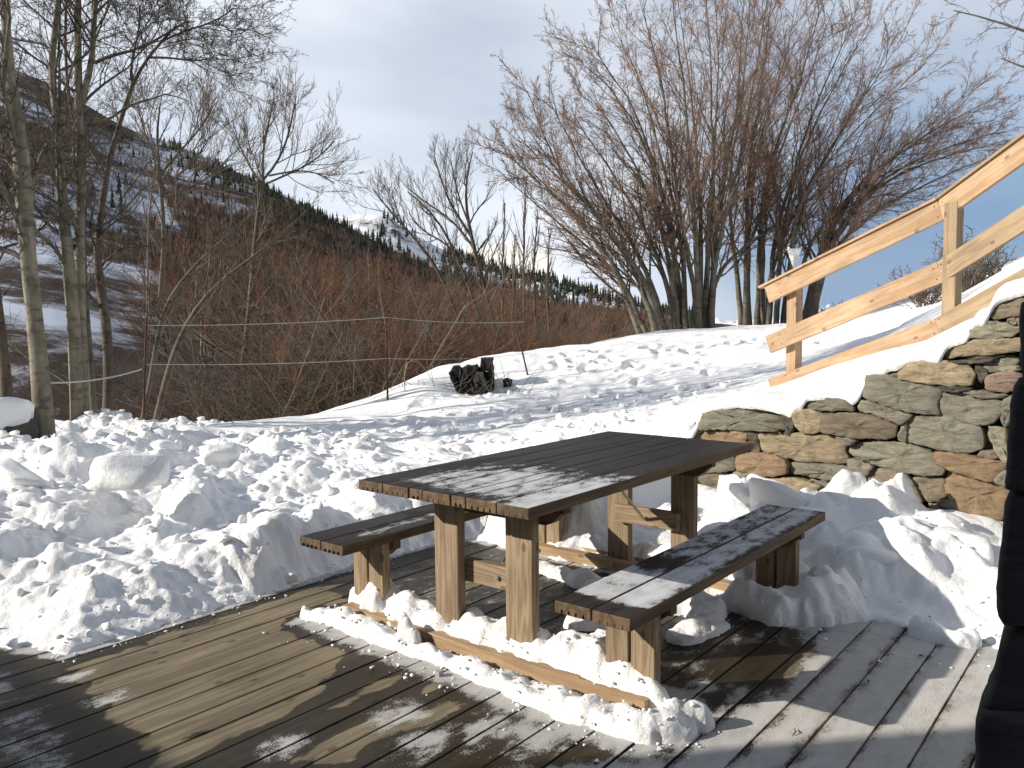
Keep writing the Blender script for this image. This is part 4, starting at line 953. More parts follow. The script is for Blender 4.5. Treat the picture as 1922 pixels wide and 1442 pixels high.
# thin cap strip on the top rail
for (a, b), e0, e1 in ((tops[0], .05, 0), (tops[1], 0, 1.2)):
    s_ = hdir(a, b); d = (b-a)/np.linalg.norm(b-a); z = np.cross(d, s_); z = z if z[2] > 0 else -z
    beam('cap_strip', a+z*.085-s_*.02, b+z*.085-s_*.02, .11, .018, W_RAIL if e1 == 0 else W_RAILG, RL, s_, e0, e1, .002)
def post(u0, u1, vt, vb, D, mat):
    s_ = hdir(*tops[0]); t_ = np.array([s_[1], -s_[0], 0.])
    pt = PX((u0+u1)/2, vb, D); zt = PX((u0+u1)/2, vt, D)[2]; c = pt-s_*(.016+.046); zb_ = pt[2]-.35
    beam('post', (c[0], c[1], zb_), (c[0], c[1], zt), .092, .092, mat, RL, s_, 0, 0, .004)
post(1470, 1492, 522, 712, A_*.985, W_RAIL); post(1763, 1788, 382, 625, B_*.99, W_RAILG); post(2085, 2110, 130, 470, 4.66, W_RAILG)
for (a, b), D in ((tops[0], 0), (mids[0], 0), (bots[0], 0), (tops[1], 0), (mids[1], 0), (bots[1], 0)):
    first = a[0] < tops[0][1][0]-.2
    d = (b-a)/np.linalg.norm(b-a); s_ = hdir(a, b); z = np.cross(d, s_); z = z if z[2] > 0 else -z
    for q in ((.14 if first else .035), (np.linalg.norm(b-a)-.035 if first else None)):
        if q is None: continue
        for h in (-.04, .04):
            c = a+d*q+z*h+s_*.0165
            v, f = tube(np.array([c-s_*.001, c+s_*.0012]), np.array([.0045, .0045]), 8); v2 = np.concatenate([v, [c+s_*.0014]]); ff = [tuple(x) for x in f]+[(8+i, 8+(i+1) % 8, 16) for i in range(8)]
            mesh_obj('screw', v2-np.array(RL.location), ff, DARKGAP, RL)
# rain gauge on the rail
RG = empty('rain_gauge', PX(1490, 503, 6.75), 'clear plastic cone rain gauge fixed to the lower end of the handrail', 'rain gauge')
M, t, b = new_mat('cloudy_clear_plastic'); b.inputs['Base Color'].default_value = (.85, .9, .88, 1); b.inputs['Roughness'].default_value = .25; b.inputs['Transmission Weight'].default_value = .75; b.inputs['IOR'].default_value = 1.2; b.inputs['Alpha'].default_value = .55
PLAS = M
def lathe(name, prof, mat, parent, k=20):
    n = len(prof); th = np.arange(k)*2*math.pi/k
    V = np.array([[(r*math.cos(a), r*math.sin(a), z) for a in th] for r, z in prof]).reshape(-1, 3); ix = np.arange(n*k).reshape(n, k)
    f = np.stack([ix[:-1], np.roll(ix[:-1], -1, 1), np.roll(ix[1:], -1, 1), ix[1:]], -1).reshape(-1, 4)
    return mesh_obj(name, V, f, mat, parent)
lathe('cone', [(.002, 0), (.010, .004), (.055, .145), (.062, .15), (.062, .154), (.050, .15), (.008, .012), (.002, .008)], PLAS, RG)
lathe('measuring_insert', [(.004, .02), (.012, .03), (.036, .10), (.037, .101), (.004, .10)], plain('white_plastic', (.7, .72, .7), .4), RG)
o = lathe('knob', [(.0, .0), (.008, .002), (.010, .010), (.007, .017), (.0, .019)], plain('white_knob', (.8, .8, .78), .4), RG, 10); o.location = (-.03, -.04, .152)
box_part('bracket', (-.012, -.012, -.16), (.012, .012, .02), plain('grey_plastic', (.3, .3, .3), .5), RG, .002)

# ================================================================== HOUSE CORNER AND HOUSE BEHIND THE VIEWER
def pillar():
    V_all = []; F_all = []; o_ = 0
    rows = [([(1912,560),(1912,650),(1914,700)], 1.97), ([(1907,705),(1893,760),(1888,860),(1882,925)], 1.98), ([(1884,930),(1880,1000),(1871,1060),(1866,1110),(1867,1168),(1880,1182)], 2.0),
            ([(1886,1184),(1873,1225),(1862,1275),(1853,1310),(1835,1335)], 2.02), ([(1833,1338),(1826,1365),(1829,1440),(1822,1500)], 2.0), ([(1828,1505),(1805,1560),(1800,1700)], 2.0),([(1804,1705),(1790,1800),(1796,1950)], 2.0),([(1800,1955),(1790,2100),(1796,2260)], 2.0)]
    for i, (L, D) in enumerate(rows):
        poly = L+[(2500, L[-1][1]+rng.uniform(-8, 8)), (2500, L[0][1])]
        # face plane turned to the viewer; real depth behind
        Q = np.array([PX(u, v, D) for u, v in poly])
        n = len(Q); R_ = []
        for a in range(n):
            p, q = Q[a], Q[(a+1) % n]; k = max(1, int(np.linalg.norm(q-p)/.02))
            for j in range(k): R_.append(p+(q-p)*j/k)
        R_ = np.array(R_); R_ = .25*np.roll(R_, 1, 0)+.5*R_+.25*np.roll(R_, -1, 0)
        R_ += .005*np.stack([noise2(R_[:, 2]*30, R_[:, 0]*30, 700+i)]*3, -1)
        cc = R_.mean(0); fwd = PX(1990, 721, 1)-CAM; fwd /= np.linalg.norm(fwd)
        rings = []
        for ins, dd in ((.02, .35), (.0, .25), (0, .05), (.006, .02), (.02, 0)):
            d = R_-cc; L_ = np.linalg.norm(d, axis=1, keepdims=True); rr = cc+d*((L_-ins)/L_)+fwd*dd+.008*noise2(R_[:, 2]*14, R_[:, 0]*14+dd*9, 730+i)[:, None]*fwd
            rings.append(rr)
        for fct in (.5, .9): rings.append(cc+(R_-cc)*(1-fct)+fwd*(-.012)+.012*noise2(R_[:, 2]*9, R_[:, 0]*9, 760+i)[:, None]*fwd)
        m_ = len(R_); V = np.concatenate(rings); fs = []
        for r_ in range(len(rings)-1):
            for q in range(m_): j = (q+1) % m_; fs.append((r_*m_+q, (r_+1)*m_+q, (r_+1)*m_+j, r_*m_+j))
        V_all.append(V); F_all += [tuple(x+o_ for x in f) for f in fs]; o_ += len(V)
    return np.concatenate(V_all), F_all
pv, pf = pillar()
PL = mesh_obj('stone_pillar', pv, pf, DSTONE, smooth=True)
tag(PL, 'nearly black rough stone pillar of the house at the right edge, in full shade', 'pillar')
HS = empty('stone_house', (0, -6.5, 0), 'dark stone house standing behind the viewer and shading the front of the deck', 'house')
def hbox(name, lo, hi, mat): return box_part(name, lo, hi, mat, HS, .01)
HW = stone_mat('house_masonry', False, (.16, .14, .11), .04)
hbox('wall', (-16, -9.5, -.5), (-3.95, -5.3, 2.50), HW)
hbox('tall_wing', (-3.9, -11, -.5), (9.5, -5.2, 6.4), HW)
hbox('roof', (-16.3, -10, 2.505), (-3.96, -5.2, 2.575), SHADE)
for x in (-13, -9.5, -6.2): hbox('shutter', (x, -5.29, .9), (x+.9, -5.25, 2.0), W_EDGE)
for x in (-2.4, 1.0, 4.4): hbox('shutter', (x, -5.19, 1.0), (x+.9, -5.15, 2.2), W_EDGE)

# ================================================================== FENCE, STUMP, BOULDER
WF = empty('wire_fence', ground_at(727, 10.6), 'thin rusty fence of two wires on three iron stakes at the edge of the snow', 'fence')
def fpoly(name, pts, r, mat, parent, k=6, tag_=None):
    P = np.array(pts, float); P = P-(np.array(parent.location) if parent is not None else 0); rr = np.full(len(P), r) if np.isscalar(r) else np.array(r)
    v, f = tube(P, rr, k); return mesh_obj(name, v, f, mat, parent)
s1t = PX(275, 596, 9.2); s1b = PX(268, 802, 9.2); s2t = PX(724, 590, 10.6); s2b = PX(728, 778, 10.6); s3t = PX(963, 607, 12.0); s3b = PX(999, 722, 11.6)
for a, b in ((s1t, s1b), (s2t, s2b), (s3t, s3b)):
    fpoly('stake', [a, (a+b)/2+np.array([.004, 0, 0]), b-np.array([0, 0, .15])], .014, RUST, WF, 6)
def sag(a, b, s=.04, n=12): return [a+(b-a)*t-np.array([0, 0, 4*s*t*(1-t)]) for t in np.linspace(0, 1, n)]
for va, vb, vc in ((611, 596, 604), (684, 673, 664)):
    pa = PX(275, va, 9.2); pb = PX(725, vb, 10.58); pc = PX(985 if va < 650 else 990, vc, 11.9)
    fpoly('wire', sag(pa, pb, .03), .0036, ROPE, WF, 4); fpoly('wire', sag(pb, pc, .04), .003, ROPE, WF, 4)
RP = fpoly('rope', sag(PX(68, 718, 7.75), PX(266, 693, 9.15), .05, 20), .009, ROPE, None, 5)
tag(RP, 'pale cord stretched from the thick pale trunk to the first fence stake', 'rope')

ST = empty('rotten_stump', ground_at(888, 11.2), 'black rotten split tree stump standing in the snow between the fence stakes', 'stump')
def shard(name, poly, D, th, mat, parent, tp=.0):
    """splintered piece of wood: outline with its own thickness"""
    P = np.array([PX(u, v, D) for u, v in poly]); fw = np.array([_f[0], _f[1], 0]); n = len(P); R_ = []
    for i in range(n):
        a, b = P[i], P[(i+1) % n]; k = max(1, int(np.linalg.norm(b-a)/.05))
        for j in range(k): R_.append(a+(b-a)*j/k)
    R_ = np.array(R_)-np.array(parent.location); cc = R_.mean(0); n = len(R_)
    R_ = R_+rng.normal(0, .004, R_.shape)
    rings = [cc+(R_-cc)*.2+fw*th*.5, cc+(R_-cc)*.9+fw*th*.48, R_+fw*th*.3, R_-fw*th*.3, cc+(R_-cc)*.93-fw*th*.46, cc+(R_-cc)*.3-fw*th*.5]
    V = np.concatenate(rings); V += rng.normal(0, .006, V.shape); fs = []
    for r_ in range(5):
        for i in range(n): j = (i+1) % n; fs.append((r_*n+i, r_*n+j, (r_+1)*n+j, (r_+1)*n+i))
    return mesh_obj(name, V, fs, mat, parent, smooth=False)
shard('wood_shard', [(862,748),(856,728),(850,700),(846,693),(852,687),(862,686),(866,692),(872,740)], 11.2, .22, CHAR, ST)
shard('wood_shard', [(866,742),(864,715),(868,690),(878,684),(888,686),(897,683),(895,700),(888,715),(890,738)], 11.25, .3, CHAR, ST)
shard('wood_shard', [(902,735),(901,700),(904,672),(912,670),(925,672),(926,690),(929,730)], 11.3, .3, CHAR, ST)
shard('wood_shard', [(892,738),(889,712),(896,698),(908,700),(914,734)], 11.05, .22, plain('grey_rotten_wood', (.06, .052, .044), .9, 0, .5, 18), ST)
shard('wood_shard', [(855,748),(853,700),(862,690),(880,694),(898,688),(908,700),(926,696),(928,744)], 11.38, .34, CHAR, ST)
shard('wood_shard', [(842,700),(847,696),(856,722),(852,726)], 11.1, .05, CHAR, ST)
ST2 = empty('wood_remnant', ground_at(953, 11.2), 'little dark stub of wood in the snow right of the rotten stump', 'stump')
shard('wood_shard', [(945,728),(946,712),(951,710),(960,713),(960,727)], 11.3, .14, CHAR, ST2)
for i, pts in enumerate([[(760,735),(759,700),(762,684),(772,677),(785,679),(800,696),(815,722),(822,745)], [(758,712),(764,682),(778,674),(790,684)]]):
    o = fpoly('dry_stem', [PX(u, v, 10.7+.03*k) for k, (u, v) in enumerate(pts)], np.linspace(.009, .004, len(pts)), plain('straw_stem', (.26, .21, .13), .8), None, 4)
    tag(o, ['arched pale dry stem bending over the snow beside the middle fence stake', 'shorter dry stem nested under the arched one by the fence'][i], 'dry stem')
tw = []
for k in range(38):
    u0, v0 = rng.uniform(745, 990), rng.uniform(735, 765); a = rng.normal(0, .7); L = rng.uniform(20, 90)
    if 835 < u0 < 935: v0 = 748
    pts = [PX(u0+L*t*math.sin(a)*1.2, v0-L*t*abs(math.cos(a))-2, 10.9) for t in (0, .5, 1)]
    tw.append(tube(np.array(pts)+rng.normal(0, .012, (3, 3)), np.array([.005, .004, .002]), 3))
v_, f_ = join(tw); o = mesh_obj('dry_weeds', v_, f_, TW_K); tag(o, 'thin dry weed stalks sticking out of the snow round the stump', 'weeds', kind='stuff')
tw = []
for k in range(46):
    q = rng.random()
    if q < .55: x, y = rng.uniform(-5, -1.6), rng.uniform(-.8, 4)
    else: x, y = rng.uniform(.6, 2.1), rng.uniform(-.2, 2.4)
    z = max(GH(x, y), 0)+.004; a = rng.uniform(0, 6.28); L = rng.uniform(.01, .05)
    P = np.array([[x, y, z], [x+L*.5*math.cos(a), y+L*.5*math.sin(a), z+.005], [x+L*math.cos(a+.4), y+L*math.sin(a+.4), z+.003]]); tw.append(tube(P, np.array([.0018, .003, .001])*rng.uniform(.6, 1.3), 4))
v_, f_ = join(tw); o = mesh_obj('fallen_bits', v_, f_, BARK_D if False else TW_M); tag(o, 'bits of dead leaf and twig fallen on the snow and deck', 'debris', kind='stuff')
# snow capped boulder at the left edge
BO = empty('snowy_boulder', PX(10, 830, 7.4), 'dark boulder with a thick snow cap at the left edge of the picture', 'boulder')
o = hull_rock('rock', (-.15, 0, -.02), (.42, .35, .24), stone_mat('grey_boulder', False, (.09, .08, .07)), 91, parent=BO)
o = hull_rock('snow_cap', (-.13, 0, .25), (.38, .32, .17), SNOWC, 92, parent=BO)
#==PART3==
# ================================================================== TREES
def resample(P, k):
    P = np.array(P, float); d = np.r_[0, np.cumsum(np.linalg.norm(np.diff(P, axis=0), axis=1))]
    # smooth by Catmull-like interpolation on arc length
    t = np.linspace(0, d[-1], k); Q = np.stack([np.interp(t, d, P[:, i]) for i in range(P.shape[1])], -1)
    for _ in range(2): Q[1:-1] = .25*Q[:-2]+.5*Q[1:-1]+.25*Q[2:]
    return Q
def spawn(P, Rd, m, t0, t1, ang, lf, k, up=.2, wig=.15, rf=.55, rmin=.0022, tipr=.35, g=None, taper_len=.6, gravity=0.0, labs=None):
    """children of every polyline: P n,k0,3 ; Rd n,k0"""
    g = g or rng
    n, k0, _ = P.shape
    t = (t0+(t1-t0)*((np.arange(m)[None, :]+g.random((n, m)))/m))*(k0-1)
    i = np.clip(t.astype(int), 0, k0-2); f = t-i; ar = np.arange(n)[:, None]
    base = P[ar, i]*(1-f[..., None])+P[ar, i+1]*f[..., None]
    T = P[ar, i+1]-P[ar, i]; T /= np.linalg.norm(T, axis=2, keepdims=True)+1e-9
    rb = Rd[ar, i]*(1-f)+Rd[ar, i+1]*f
    L = np.linalg.norm(np.diff(P, axis=1), axis=2).sum(1)[:, None]*lf*(1-taper_len*(t/(k0-1)-t0)/(1-t0+1e-6))*g.uniform(.6, 1.25, (n, m))
    if labs: L = labs*(1-.45*(t/(k0-1)))*g.uniform(.55, 1.2, (n, m))
    rd = g.normal(size=(n, m, 3)); rd -= T*(rd*T).sum(2, keepdims=True); rd /= np.linalg.norm(rd, axis=2, keepdims=True)+1e-9
    a = np.radians(g.uniform(ang[0], ang[1], (n, m)))[..., None]
    d = T*np.cos(a)+rd*np.sin(a); d[..., 2] += up*.4; d /= np.linalg.norm(d, axis=2, keepdims=True)
    d = d.reshape(-1, 3); q = base.reshape(-1, 3).copy(); L = L.reshape(-1); r0 = np.maximum(rb.reshape(-1)*rf, rmin)
    pts = [q.copy()]; step = (L/(k-1))[:, None]
    for s in range(k-1):
        d = d+g.normal(0, wig, d.shape); d[:, 2] += up/(k-1)*1.5-gravity*s/(k-1); d /= np.linalg.norm(d, axis=1, keepdims=True)
        q = q+d*step; pts.append(q.copy())
    C = np.stack(pts, 1); tt = np.linspace(0, 1, k)[None, :]
    RR = np.maximum(r0[:, None]*(1-tt*(1-tipr)), rmin*.6)
    return C, RR
def tree_obj(name, root, label, cat, stems, levels, mats, group=None, side=(7, 4, 3, 3), trunk_name='trunk', crown_name='crown'):
    """stems: list of (P k,3 ; R k).  levels: list of spawn kwargs"""
    e = empty(name, root, label, cat, group); root = np.array(root, float)
    tv = [tube(P, r, side[0]) for P, r in stems]
    v, f = join(tv); mesh_obj(trunk_name, v-root, f, mats[0], e)
    K = 14
    SP = np.stack([resample(np.c_[P, r], K) for P, r in stems])
    cur = (SP[..., :3], SP[..., 3]); parts = []; mi = []
    for li, kw in enumerate(levels):
        kw = dict(kw); src = kw.pop('src', None); cur = spawn(cur[0], cur[1], **kw)
        tb = tube(cur[0], cur[1], side[min(li+1, 3)]); parts.append(tb); mi.append(np.full(len(tb[1]), min(li, len(mats)-2)))
    v, f = join(parts); mesh_obj(crown_name, v-root, f, None, e, mats=mats[1:], midx=np.concatenate(mi))
    return e
def stem(pts, D, wpx=None, jit=0.0, Dj=None, k=16, r=None):
    """pts (u, v, width in px) at depth D, optional depth change along it"""
    n = len(pts); Dd = np.full(n, float(D)) if Dj is None else D+np.array(Dj) if hasattr(Dj, '__len__') else D+np.linspace(0, Dj, n)
    P = np.array([np.r_[PX(p[0], p[1], d), (p[2]*d/F/2 if len(p) > 2 else 0)] for p, d in zip(pts, Dd)])
    if r is not None: P[:, 3] = np.linspace(r[0], r[1], n)
    Q = resample(P, k)
    return Q[:, :3]+(rng.normal(0, jit, (k, 3)) if jit else 0), Q[:, 3]

FINE = dict(m=5, t0=.12, t1=1, ang=(22, 55), lf=.42, k=4, up=.15, wig=.16, rf=.6, rmin=.0026)
# --- trees at the left
def rootof(u, v, D): return PX(u, v, D)
L1 = [dict(m=17, labs=2.2, t0=.28, t1=1, ang=(35, 75), lf=.20, k=9, up=.25, wig=.17, rf=.40, rmin=.005),
      dict(m=9, t0=.12, t1=1, ang=(28, 65), lf=.48, k=6, up=.2, wig=.18, rf=.5, rmin=.0035), dict(m=6, t0=.12, t1=1, ang=(25, 60), lf=.52, k=5, up=.12, wig=.18, rf=.6, rmin=.0026), dict(m=5, t0=.2, t1=1, ang=(20, 50), lf=.55, k=3, up=.1, wig=.15, rf=.7, rmin=.0020)]
T1 = stem([(88,860,42),(86,845,40),(78,720,34),(68,620,30),(57,520,28),(48,430,29),(46,390,31),(46,340,31),(36,250,30),(20,165,24),(12,80,17),(9,0,15),(10,-110,12),(18,-300,7)], 7.75, k=26)
T1b = stem([(44,345,18),(28,312,14),(5,285,12),(-40,262,10),(-90,240,6)], 7.75, k=10)
tree_obj('ash_tree', rootof(86, 850, 7.75), 'thickest pale bare ash trunk at the left, tied with the cord', 'tree', [T1, T1b], L1, [BARK_P, BARK_G, BARK_D, TW_G, TW_G])
T2a = stem([(146,830,26),(146,815,24),(143,690,25),(138,590,24),(128,480,23),(118,400,20),(114,300,18),(112,240,14),(103,200,13),(96,150,13),(94,100,12),(105,60,11),(111,0,11),(118,-90,8),(125,-220,4)], 8.6, k=28)
tree_obj('ash_tree', rootof(146, 825, 8.6), 'pale bare ash trunk with a kink near the top, left one of the close pair', 'tree', [T2a], L1, [BARK_P, BARK_G, BARK_D, TW_G, TW_G])
T2b = stem([(160,825,24),(158,790,22),(153,690,24),(150,590,22),(150,480,19),(150,400,17),(152,320,16),(149,250,16),(148,180,14),(146,100,14),(146,0,13),(146,-120,10),(150,-280,5)], 8.75, k=26)
T2c = stem([(152,195,13),(165,150,12),(175,110,11),(175,60,9),(180,0,9),(188,-120,5)], 8.75, k=12)
tree_obj('ash_tree', rootof(160, 820, 8.75), 'pale bare ash trunk that forks high up, right one of the close pair', 'tree', [T2b, T2c], L1, [BARK_P, BARK_G, BARK_D, TW_G, TW_G])
T2d = stem([(178,812,14),(172,700,13),(163,600,12),(156,520,10),(160,420,8),(150,300,6),(123,150,6),(121,60,5),(128,-60,4)], 9.3, k=18)
tree_obj('ash_tree', rootof(178, 810, 9.3), 'slim bare trunk rising just behind the close pair of pale trunks', 'tree', [T2d], L1[:3], [BARK_G, BARK_G, BARK_D, TW_G])
T3 = stem([(200,812,22),(204,760,20),(205,700,19),(200,600,18),(190,540,17),(181,500,14),(182,450,13),(190,400,13),(196,350,12),(205,300,10),(222,240,9),(238,190,8),(250,150,7),(268,118,6),(295,85,5),(330,50,4)], 9.0, k=24)
T3b = stem([(247,152,6),(243,125,5),(252,95,4),(262,60,3),(262,10,2.5)], 9.0, k=8); T3c = stem([(280,108,5),(320,108,4),(370,116,3),(408,108,2)], 9.0, k=8); T3d = stem([(300,80,4),(350,55,3.5),(400,45,3),(440,15,2)], 9.0, k=8); T3e = stem([(178,118,7),(200,104,6),(250,98,5),(300,72,4),(350,40,3)], 8.9, k=9)
L3 = [dict(m=13, labs=1.35, t0=.26, t1=1, ang=(28, 70), lf=.26, k=8, up=.12, wig=.2, rf=.42, rmin=.0045), dict(m=9, t0=.12, t1=1, ang=(28, 65), lf=.52, k=6, up=.05, wig=.2, rf=.5, rmin=.003), dict(m=6, t0=.12, t1=1, ang=(25, 60), lf=.52, k=5, up=.05, wig=.18, rf=.6, rmin=.0024), dict(m=4, t0=.2, t1=1, ang=(20, 50), lf=.55, k=3, up=.1, wig=.15, rf=.7, rmin=.0020)]
tree_obj('bare_tree', rootof(202, 806, 9.0), 'slender dark bare tree leaning right with its crown spread into the open sky', 'tree', [T3, T3b, T3c, T3d, T3e], L3, [BARK_D, BARK_D, BARK_D, TW_G, TW_G])
T0 = stem([(20,840,24),(14,740,22),(4,640,18),(-10,520,16),(-30,380,14),(-60,200,10)], 8.4, k=14)
tree_obj('bare_tree', rootof(20, 835, 8.4), 'reddish brown trunk cut by the left edge behind the snow capped boulder', 'tree', [T0], L1[:3], [BARK_D, BARK_D, BARK_D, TW_G])
# leaning pair behind the first fence stake
LL = [dict(m=12, t0=.30, t1=1, ang=(25, 60), lf=.30, k=7, up=.3, wig=.15, rf=.5, rmin=.005), dict(m=7, t0=.15, t1=1, ang=(22, 55), lf=.48, k=5, up=.25, wig=.15, rf=.55, rmin=.0035), dict(m=5, t0=.15, t1=1, ang=(20, 50), lf=.5, k=4, up=.2, wig=.15, rf=.6, rmin=.0028)]
T4 = stem([(288,812,14),(296,780,13),(315,700,13),(335,640,12),(360,590,11),(400,540,10),(440,508,8),(480,480,6),(530,440,4),(575,395,3)], 10.2, k=18)
tree_obj('leaning_tree', rootof(290, 808, 10.2), 'slim bare trunk leaning right, the lower of two behind the first fence stake', 'tree', [T4], LL, [BARK_D, BARK_D, TW_M, TW_M])
T5 = stem([(262,815,9),(280,730,9),(298,620,9),(310,565,9),(350,520,8),(380,480,7),(420,455,5),(450,420,4),(480,395,3)], 10.8, k=16)
tree_obj('leaning_tree', rootof(264, 810, 10.8), 'slim bare trunk curving right, the upper of two behind the first fence stake', 'tree', [T5], LL, [BARK_D, BARK_D, TW_M, TW_M])
T5c = stem([(268,800,5),(274,700,5),(277,560,4),(278,440,4),(284,340,3),(300,260,2)], 11, k=12)
tree_obj('sapling', rootof(268, 805, 11), 'thin straight sapling rising just behind the first fence stake', 'tree', [T5c], [dict(LL[0], m=9, lf=.16), dict(LL[1], m=5)], [BARK_G, TW_M, TW_M])
# treetop against the sky left of centre
T6 = [stem([(455,690,9),(470,560,9),(478,450,8),(488,370,8),(494,335,7)], 19, k=10), stem([(492,350,5),(470,315,4),(452,280,3),(440,250,2)], 19, k=8), stem([(494,340,5),(492,290,4),(502,240,3),(515,185,2)], 19, k=8),
      stem([(494,338,5),(520,310,5),(538,270,4),(548,225,3),(556,180,2)], 19, k=8), stem([(500,345,4),(545,325,4),(590,305,3),(628,265,2)], 19, k=8), stem([(505,330,4),(560,318,3),(600,322,2),(628,345,2)], 19, k=7)]
LT = [dict(m=11, labs=1.9, t0=.2, t1=1, ang=(20, 50), lf=.36, k=6, up=.35, wig=.15, rf=.5, rmin=.006), dict(m=8, t0=.15, t1=1, ang=(20, 50), lf=.5, k=5, up=.25, wig=.15, rf=.6, rmin=.0042), dict(m=6, t0=.15, t1=1, ang=(20, 50), lf=.55, k=4, up=.2, wig=.15, rf=.6, rmin=.0034)]
tree_obj('bare_tree', rootof(455, 690, 19), 'small bare tree whose candelabra top stands alone against the sky left of centre', 'tree', T6, LT, [BARK_D, TW_G, TW_G, TW_G])
T6b = [stem([(300,560,8),(310,440,8),(300,330,7),(290,250,5),(300,200,3)], 15, k=10), stem([(300,330,5),(340,280,4),(380,240,3),(400,200,2)], 15, k=8), stem([(298,350,5),(335,330,4),(370,300,3),(395,255,2)], 15, k=8), stem([(296,300,4),(270,250,3),(260,200,2)], 15, k=7),stem([(303,370,4),(350,360,4),(390,335,3),(430,300,2)], 15, k=7)]
tree_obj('bare_tree', rootof(300, 560, 15), 'bare rounded tree behind the leaning dark tree, its twigs crossing the ridge line', 'tree', T6b, LT, [BARK_D, TW_G, TW_G, TW_G])
# centre tree
T7 = [stem([(935,640,8),(915,560,9),(895,492,9),(885,445,7),(875,400,6),(872,350,4),(880,310,3),(887,285,2)], 26, k=14), stem([(885,445,6),(855,400,5),(840,372,4),(825,330,3),(815,292,2)], 26, k=9), stem([(892,470,5),(865,430,4),(830,398,3),(795,380,3),(768,355,2)], 26, k=9), stem([(880,420,4),(860,370,3),(850,325,2),(846,300,2)], 26, k=7)]
tree_obj('bare_tree', rootof(935, 640, 26), 'tallest of the thin bare trees in the centre, left of the great willows', 'tree', T7, [dict(l, up=.45) for l in LT], [BARK_D, TW_G, TW_G, TW_G])
T8 = [stem([(900,600,6),(875,520,6),(852,472,5),(835,430,4),(800,385,3),(765,360,2)], 27, k=10), stem([(852,472,4),(830,450,3),(785,432,3),(768,400,2)], 27, k=7)]
tree_obj('bare_tree', rootof(900, 600, 27), 'low bare tree spreading left beside the tallest thin tree in the centre', 'tree', T8, [dict(l, up=.4) for l in LT], [BARK_D, TW_G, TW_G, TW_G])
T9 = [stem([(860,600,6),(830,520,6),(795,462,5),(750,420,4),(725,388,3),(700,355,2)], 24, k=10), stem([(760,430,3),(745,395,2),(735,362,2)], 24, k=7)]
tree_obj('bare_tree', rootof(860, 600, 24), 'leftmost of the thin bare trees in the centre, leaning left over the far slope', 'tree', T9, [dict(l, up=.3) for l in LT], [BARK_D, TW_G, TW_G, TW_G])
for i, (u, vt, vb, D) in enumerate([(945,380,640,24),(1005,395,640,25),(985,330,630,27),(1030,430,630,24),(965,440,640,21)]):
    tree_obj('sapling', rootof(u, vb, D), ['upright bare sapling left of the leaning willow stems, nearest the centre tree','grey upright sapling under the left tips of the great willow','taller thin sapling standing under the left tips of the great willow','short sapling just left of the leaning willow stems','shortest upright sapling between the centre tree and the willow'][i], 'tree',
             [stem([(u, vb, 5), (u-3, (vt+vb)/2, 4), (u+2, vt, 2)], D, k=10, jit=.02)], [dict(m=16, t0=.2, t1=1, ang=(12, 32), lf=.32, k=6, up=.4, wig=.08, rf=.6, rmin=.006), dict(m=5, t0=.1, t1=1, ang=(12, 32), lf=.4, k=4, up=.3, wig=.1, rf=.6, rmin=.004)], [BARK_G, TW_G, TW_G])

# --- the great willows
WD = 20.0
def W_(lst, D, r0, spread=2.5, extra=0):
    out_ = []
    for pts in lst:
        n = len(pts); o1 = rng.uniform(-.5, .5); o2 = rng.uniform(-spread, spread)
        w = np.linspace(1, 0, n)**1.25
        P = np.array([np.r_[PX(u, v, D+o1+o2*(i/(n-1))**1.2), r0*rng.uniform(.98, 1.02)*(.07+.93*w[i])] for i, (u, v) in enumerate(pts)])
        Q = resample(P, 20); out_.append((Q[:, :3]+rng.normal(0, .012, (20, 3)), Q[:, 3]))
    return out_
def mixs(a, b, t, sh=0):
    a = resample(np.array(a, float), 9); b = resample(np.array(b, float), 9); c = a*(1-t)+b*t
    c[1:, 0] += rng.normal(0, 7, 8).cumsum()*.6; return [tuple(x) for x in c]
LW = [dict(m=19, t0=.16, t1=1, ang=(14, 40), lf=.33, k=9, up=.10, wig=.11, rf=.45, rmin=.009, taper_len=.55),
      dict(m=10, t0=.12, t1=1, ang=(16, 46), lf=.44, k=7, up=.08, wig=.15, rf=.5, rmin=.0052),
      dict(m=6, t0=.12, t1=1, ang=(18, 52), lf=.50, k=5, up=.05, wig=.18, rf=.6, rmin=.0034), dict(m=4, t0=.15, t1=1, ang=(18, 55), lf=.65, k=4, up=.0, wig=.2, rf=.7, rmin=.0026)]
MW = [BARK_G, BARK_G, BARK_D, TW_R, TW_R]
S1 = [(1207,642),(1187,590),(1165,530),(1150,500),(1120,478),(1075,440),(1020,395),(965,350),(925,310)]
S1b = [(1205,642),(1180,575),(1160,520),(1120,450),(1060,385),(1000,330),(940,285)]
S2 = [(1235,640),(1217,570),(1195,520),(1168,460),(1130,415),(1075,360),(1005,290),(960,240)]
S3 = [(1233,640),(1225,560),(1195,500),(1150,440),(1100,380),(1045,310),(1008,230),(990,168)]
S4 = [(1275,630),(1268,530),(1262,450),(1248,380),(1222,300),(1185,220),(1135,150),(1080,108)]
S5 = [(1288,632),(1285,540),(1280,450),(1262,370),(1240,300),(1218,200),(1185,110),(1145,40)]
S5b = [(1270,628),(1255,540),(1225,460),(1190,390),(1140,310),(1090,240),(1065,190)]
S6 = [(1303,632),(1306,560),(1295,500),(1280,430),(1272,350),(1256,270),(1245,160),(1215,60),(1195,-30)]
S7 = [(1310,628),(1318,500),(1314,400),(1309,300),(1300,200),(1288,100),(1265,-40)]
S8 = [(1322,628),(1326,520),(1330,430),(1336,330),(1345,230),(1350,120),(1340,-60)]
S9 = [(1330,626),(1332,560),(1350,510),(1385,470),(1440,432),(1500,395),(1560,340)]
S10 = [(1336,622),(1340,500),(1352,430),(1383,330),(1408,200),(1428,80),(1450,-60)]
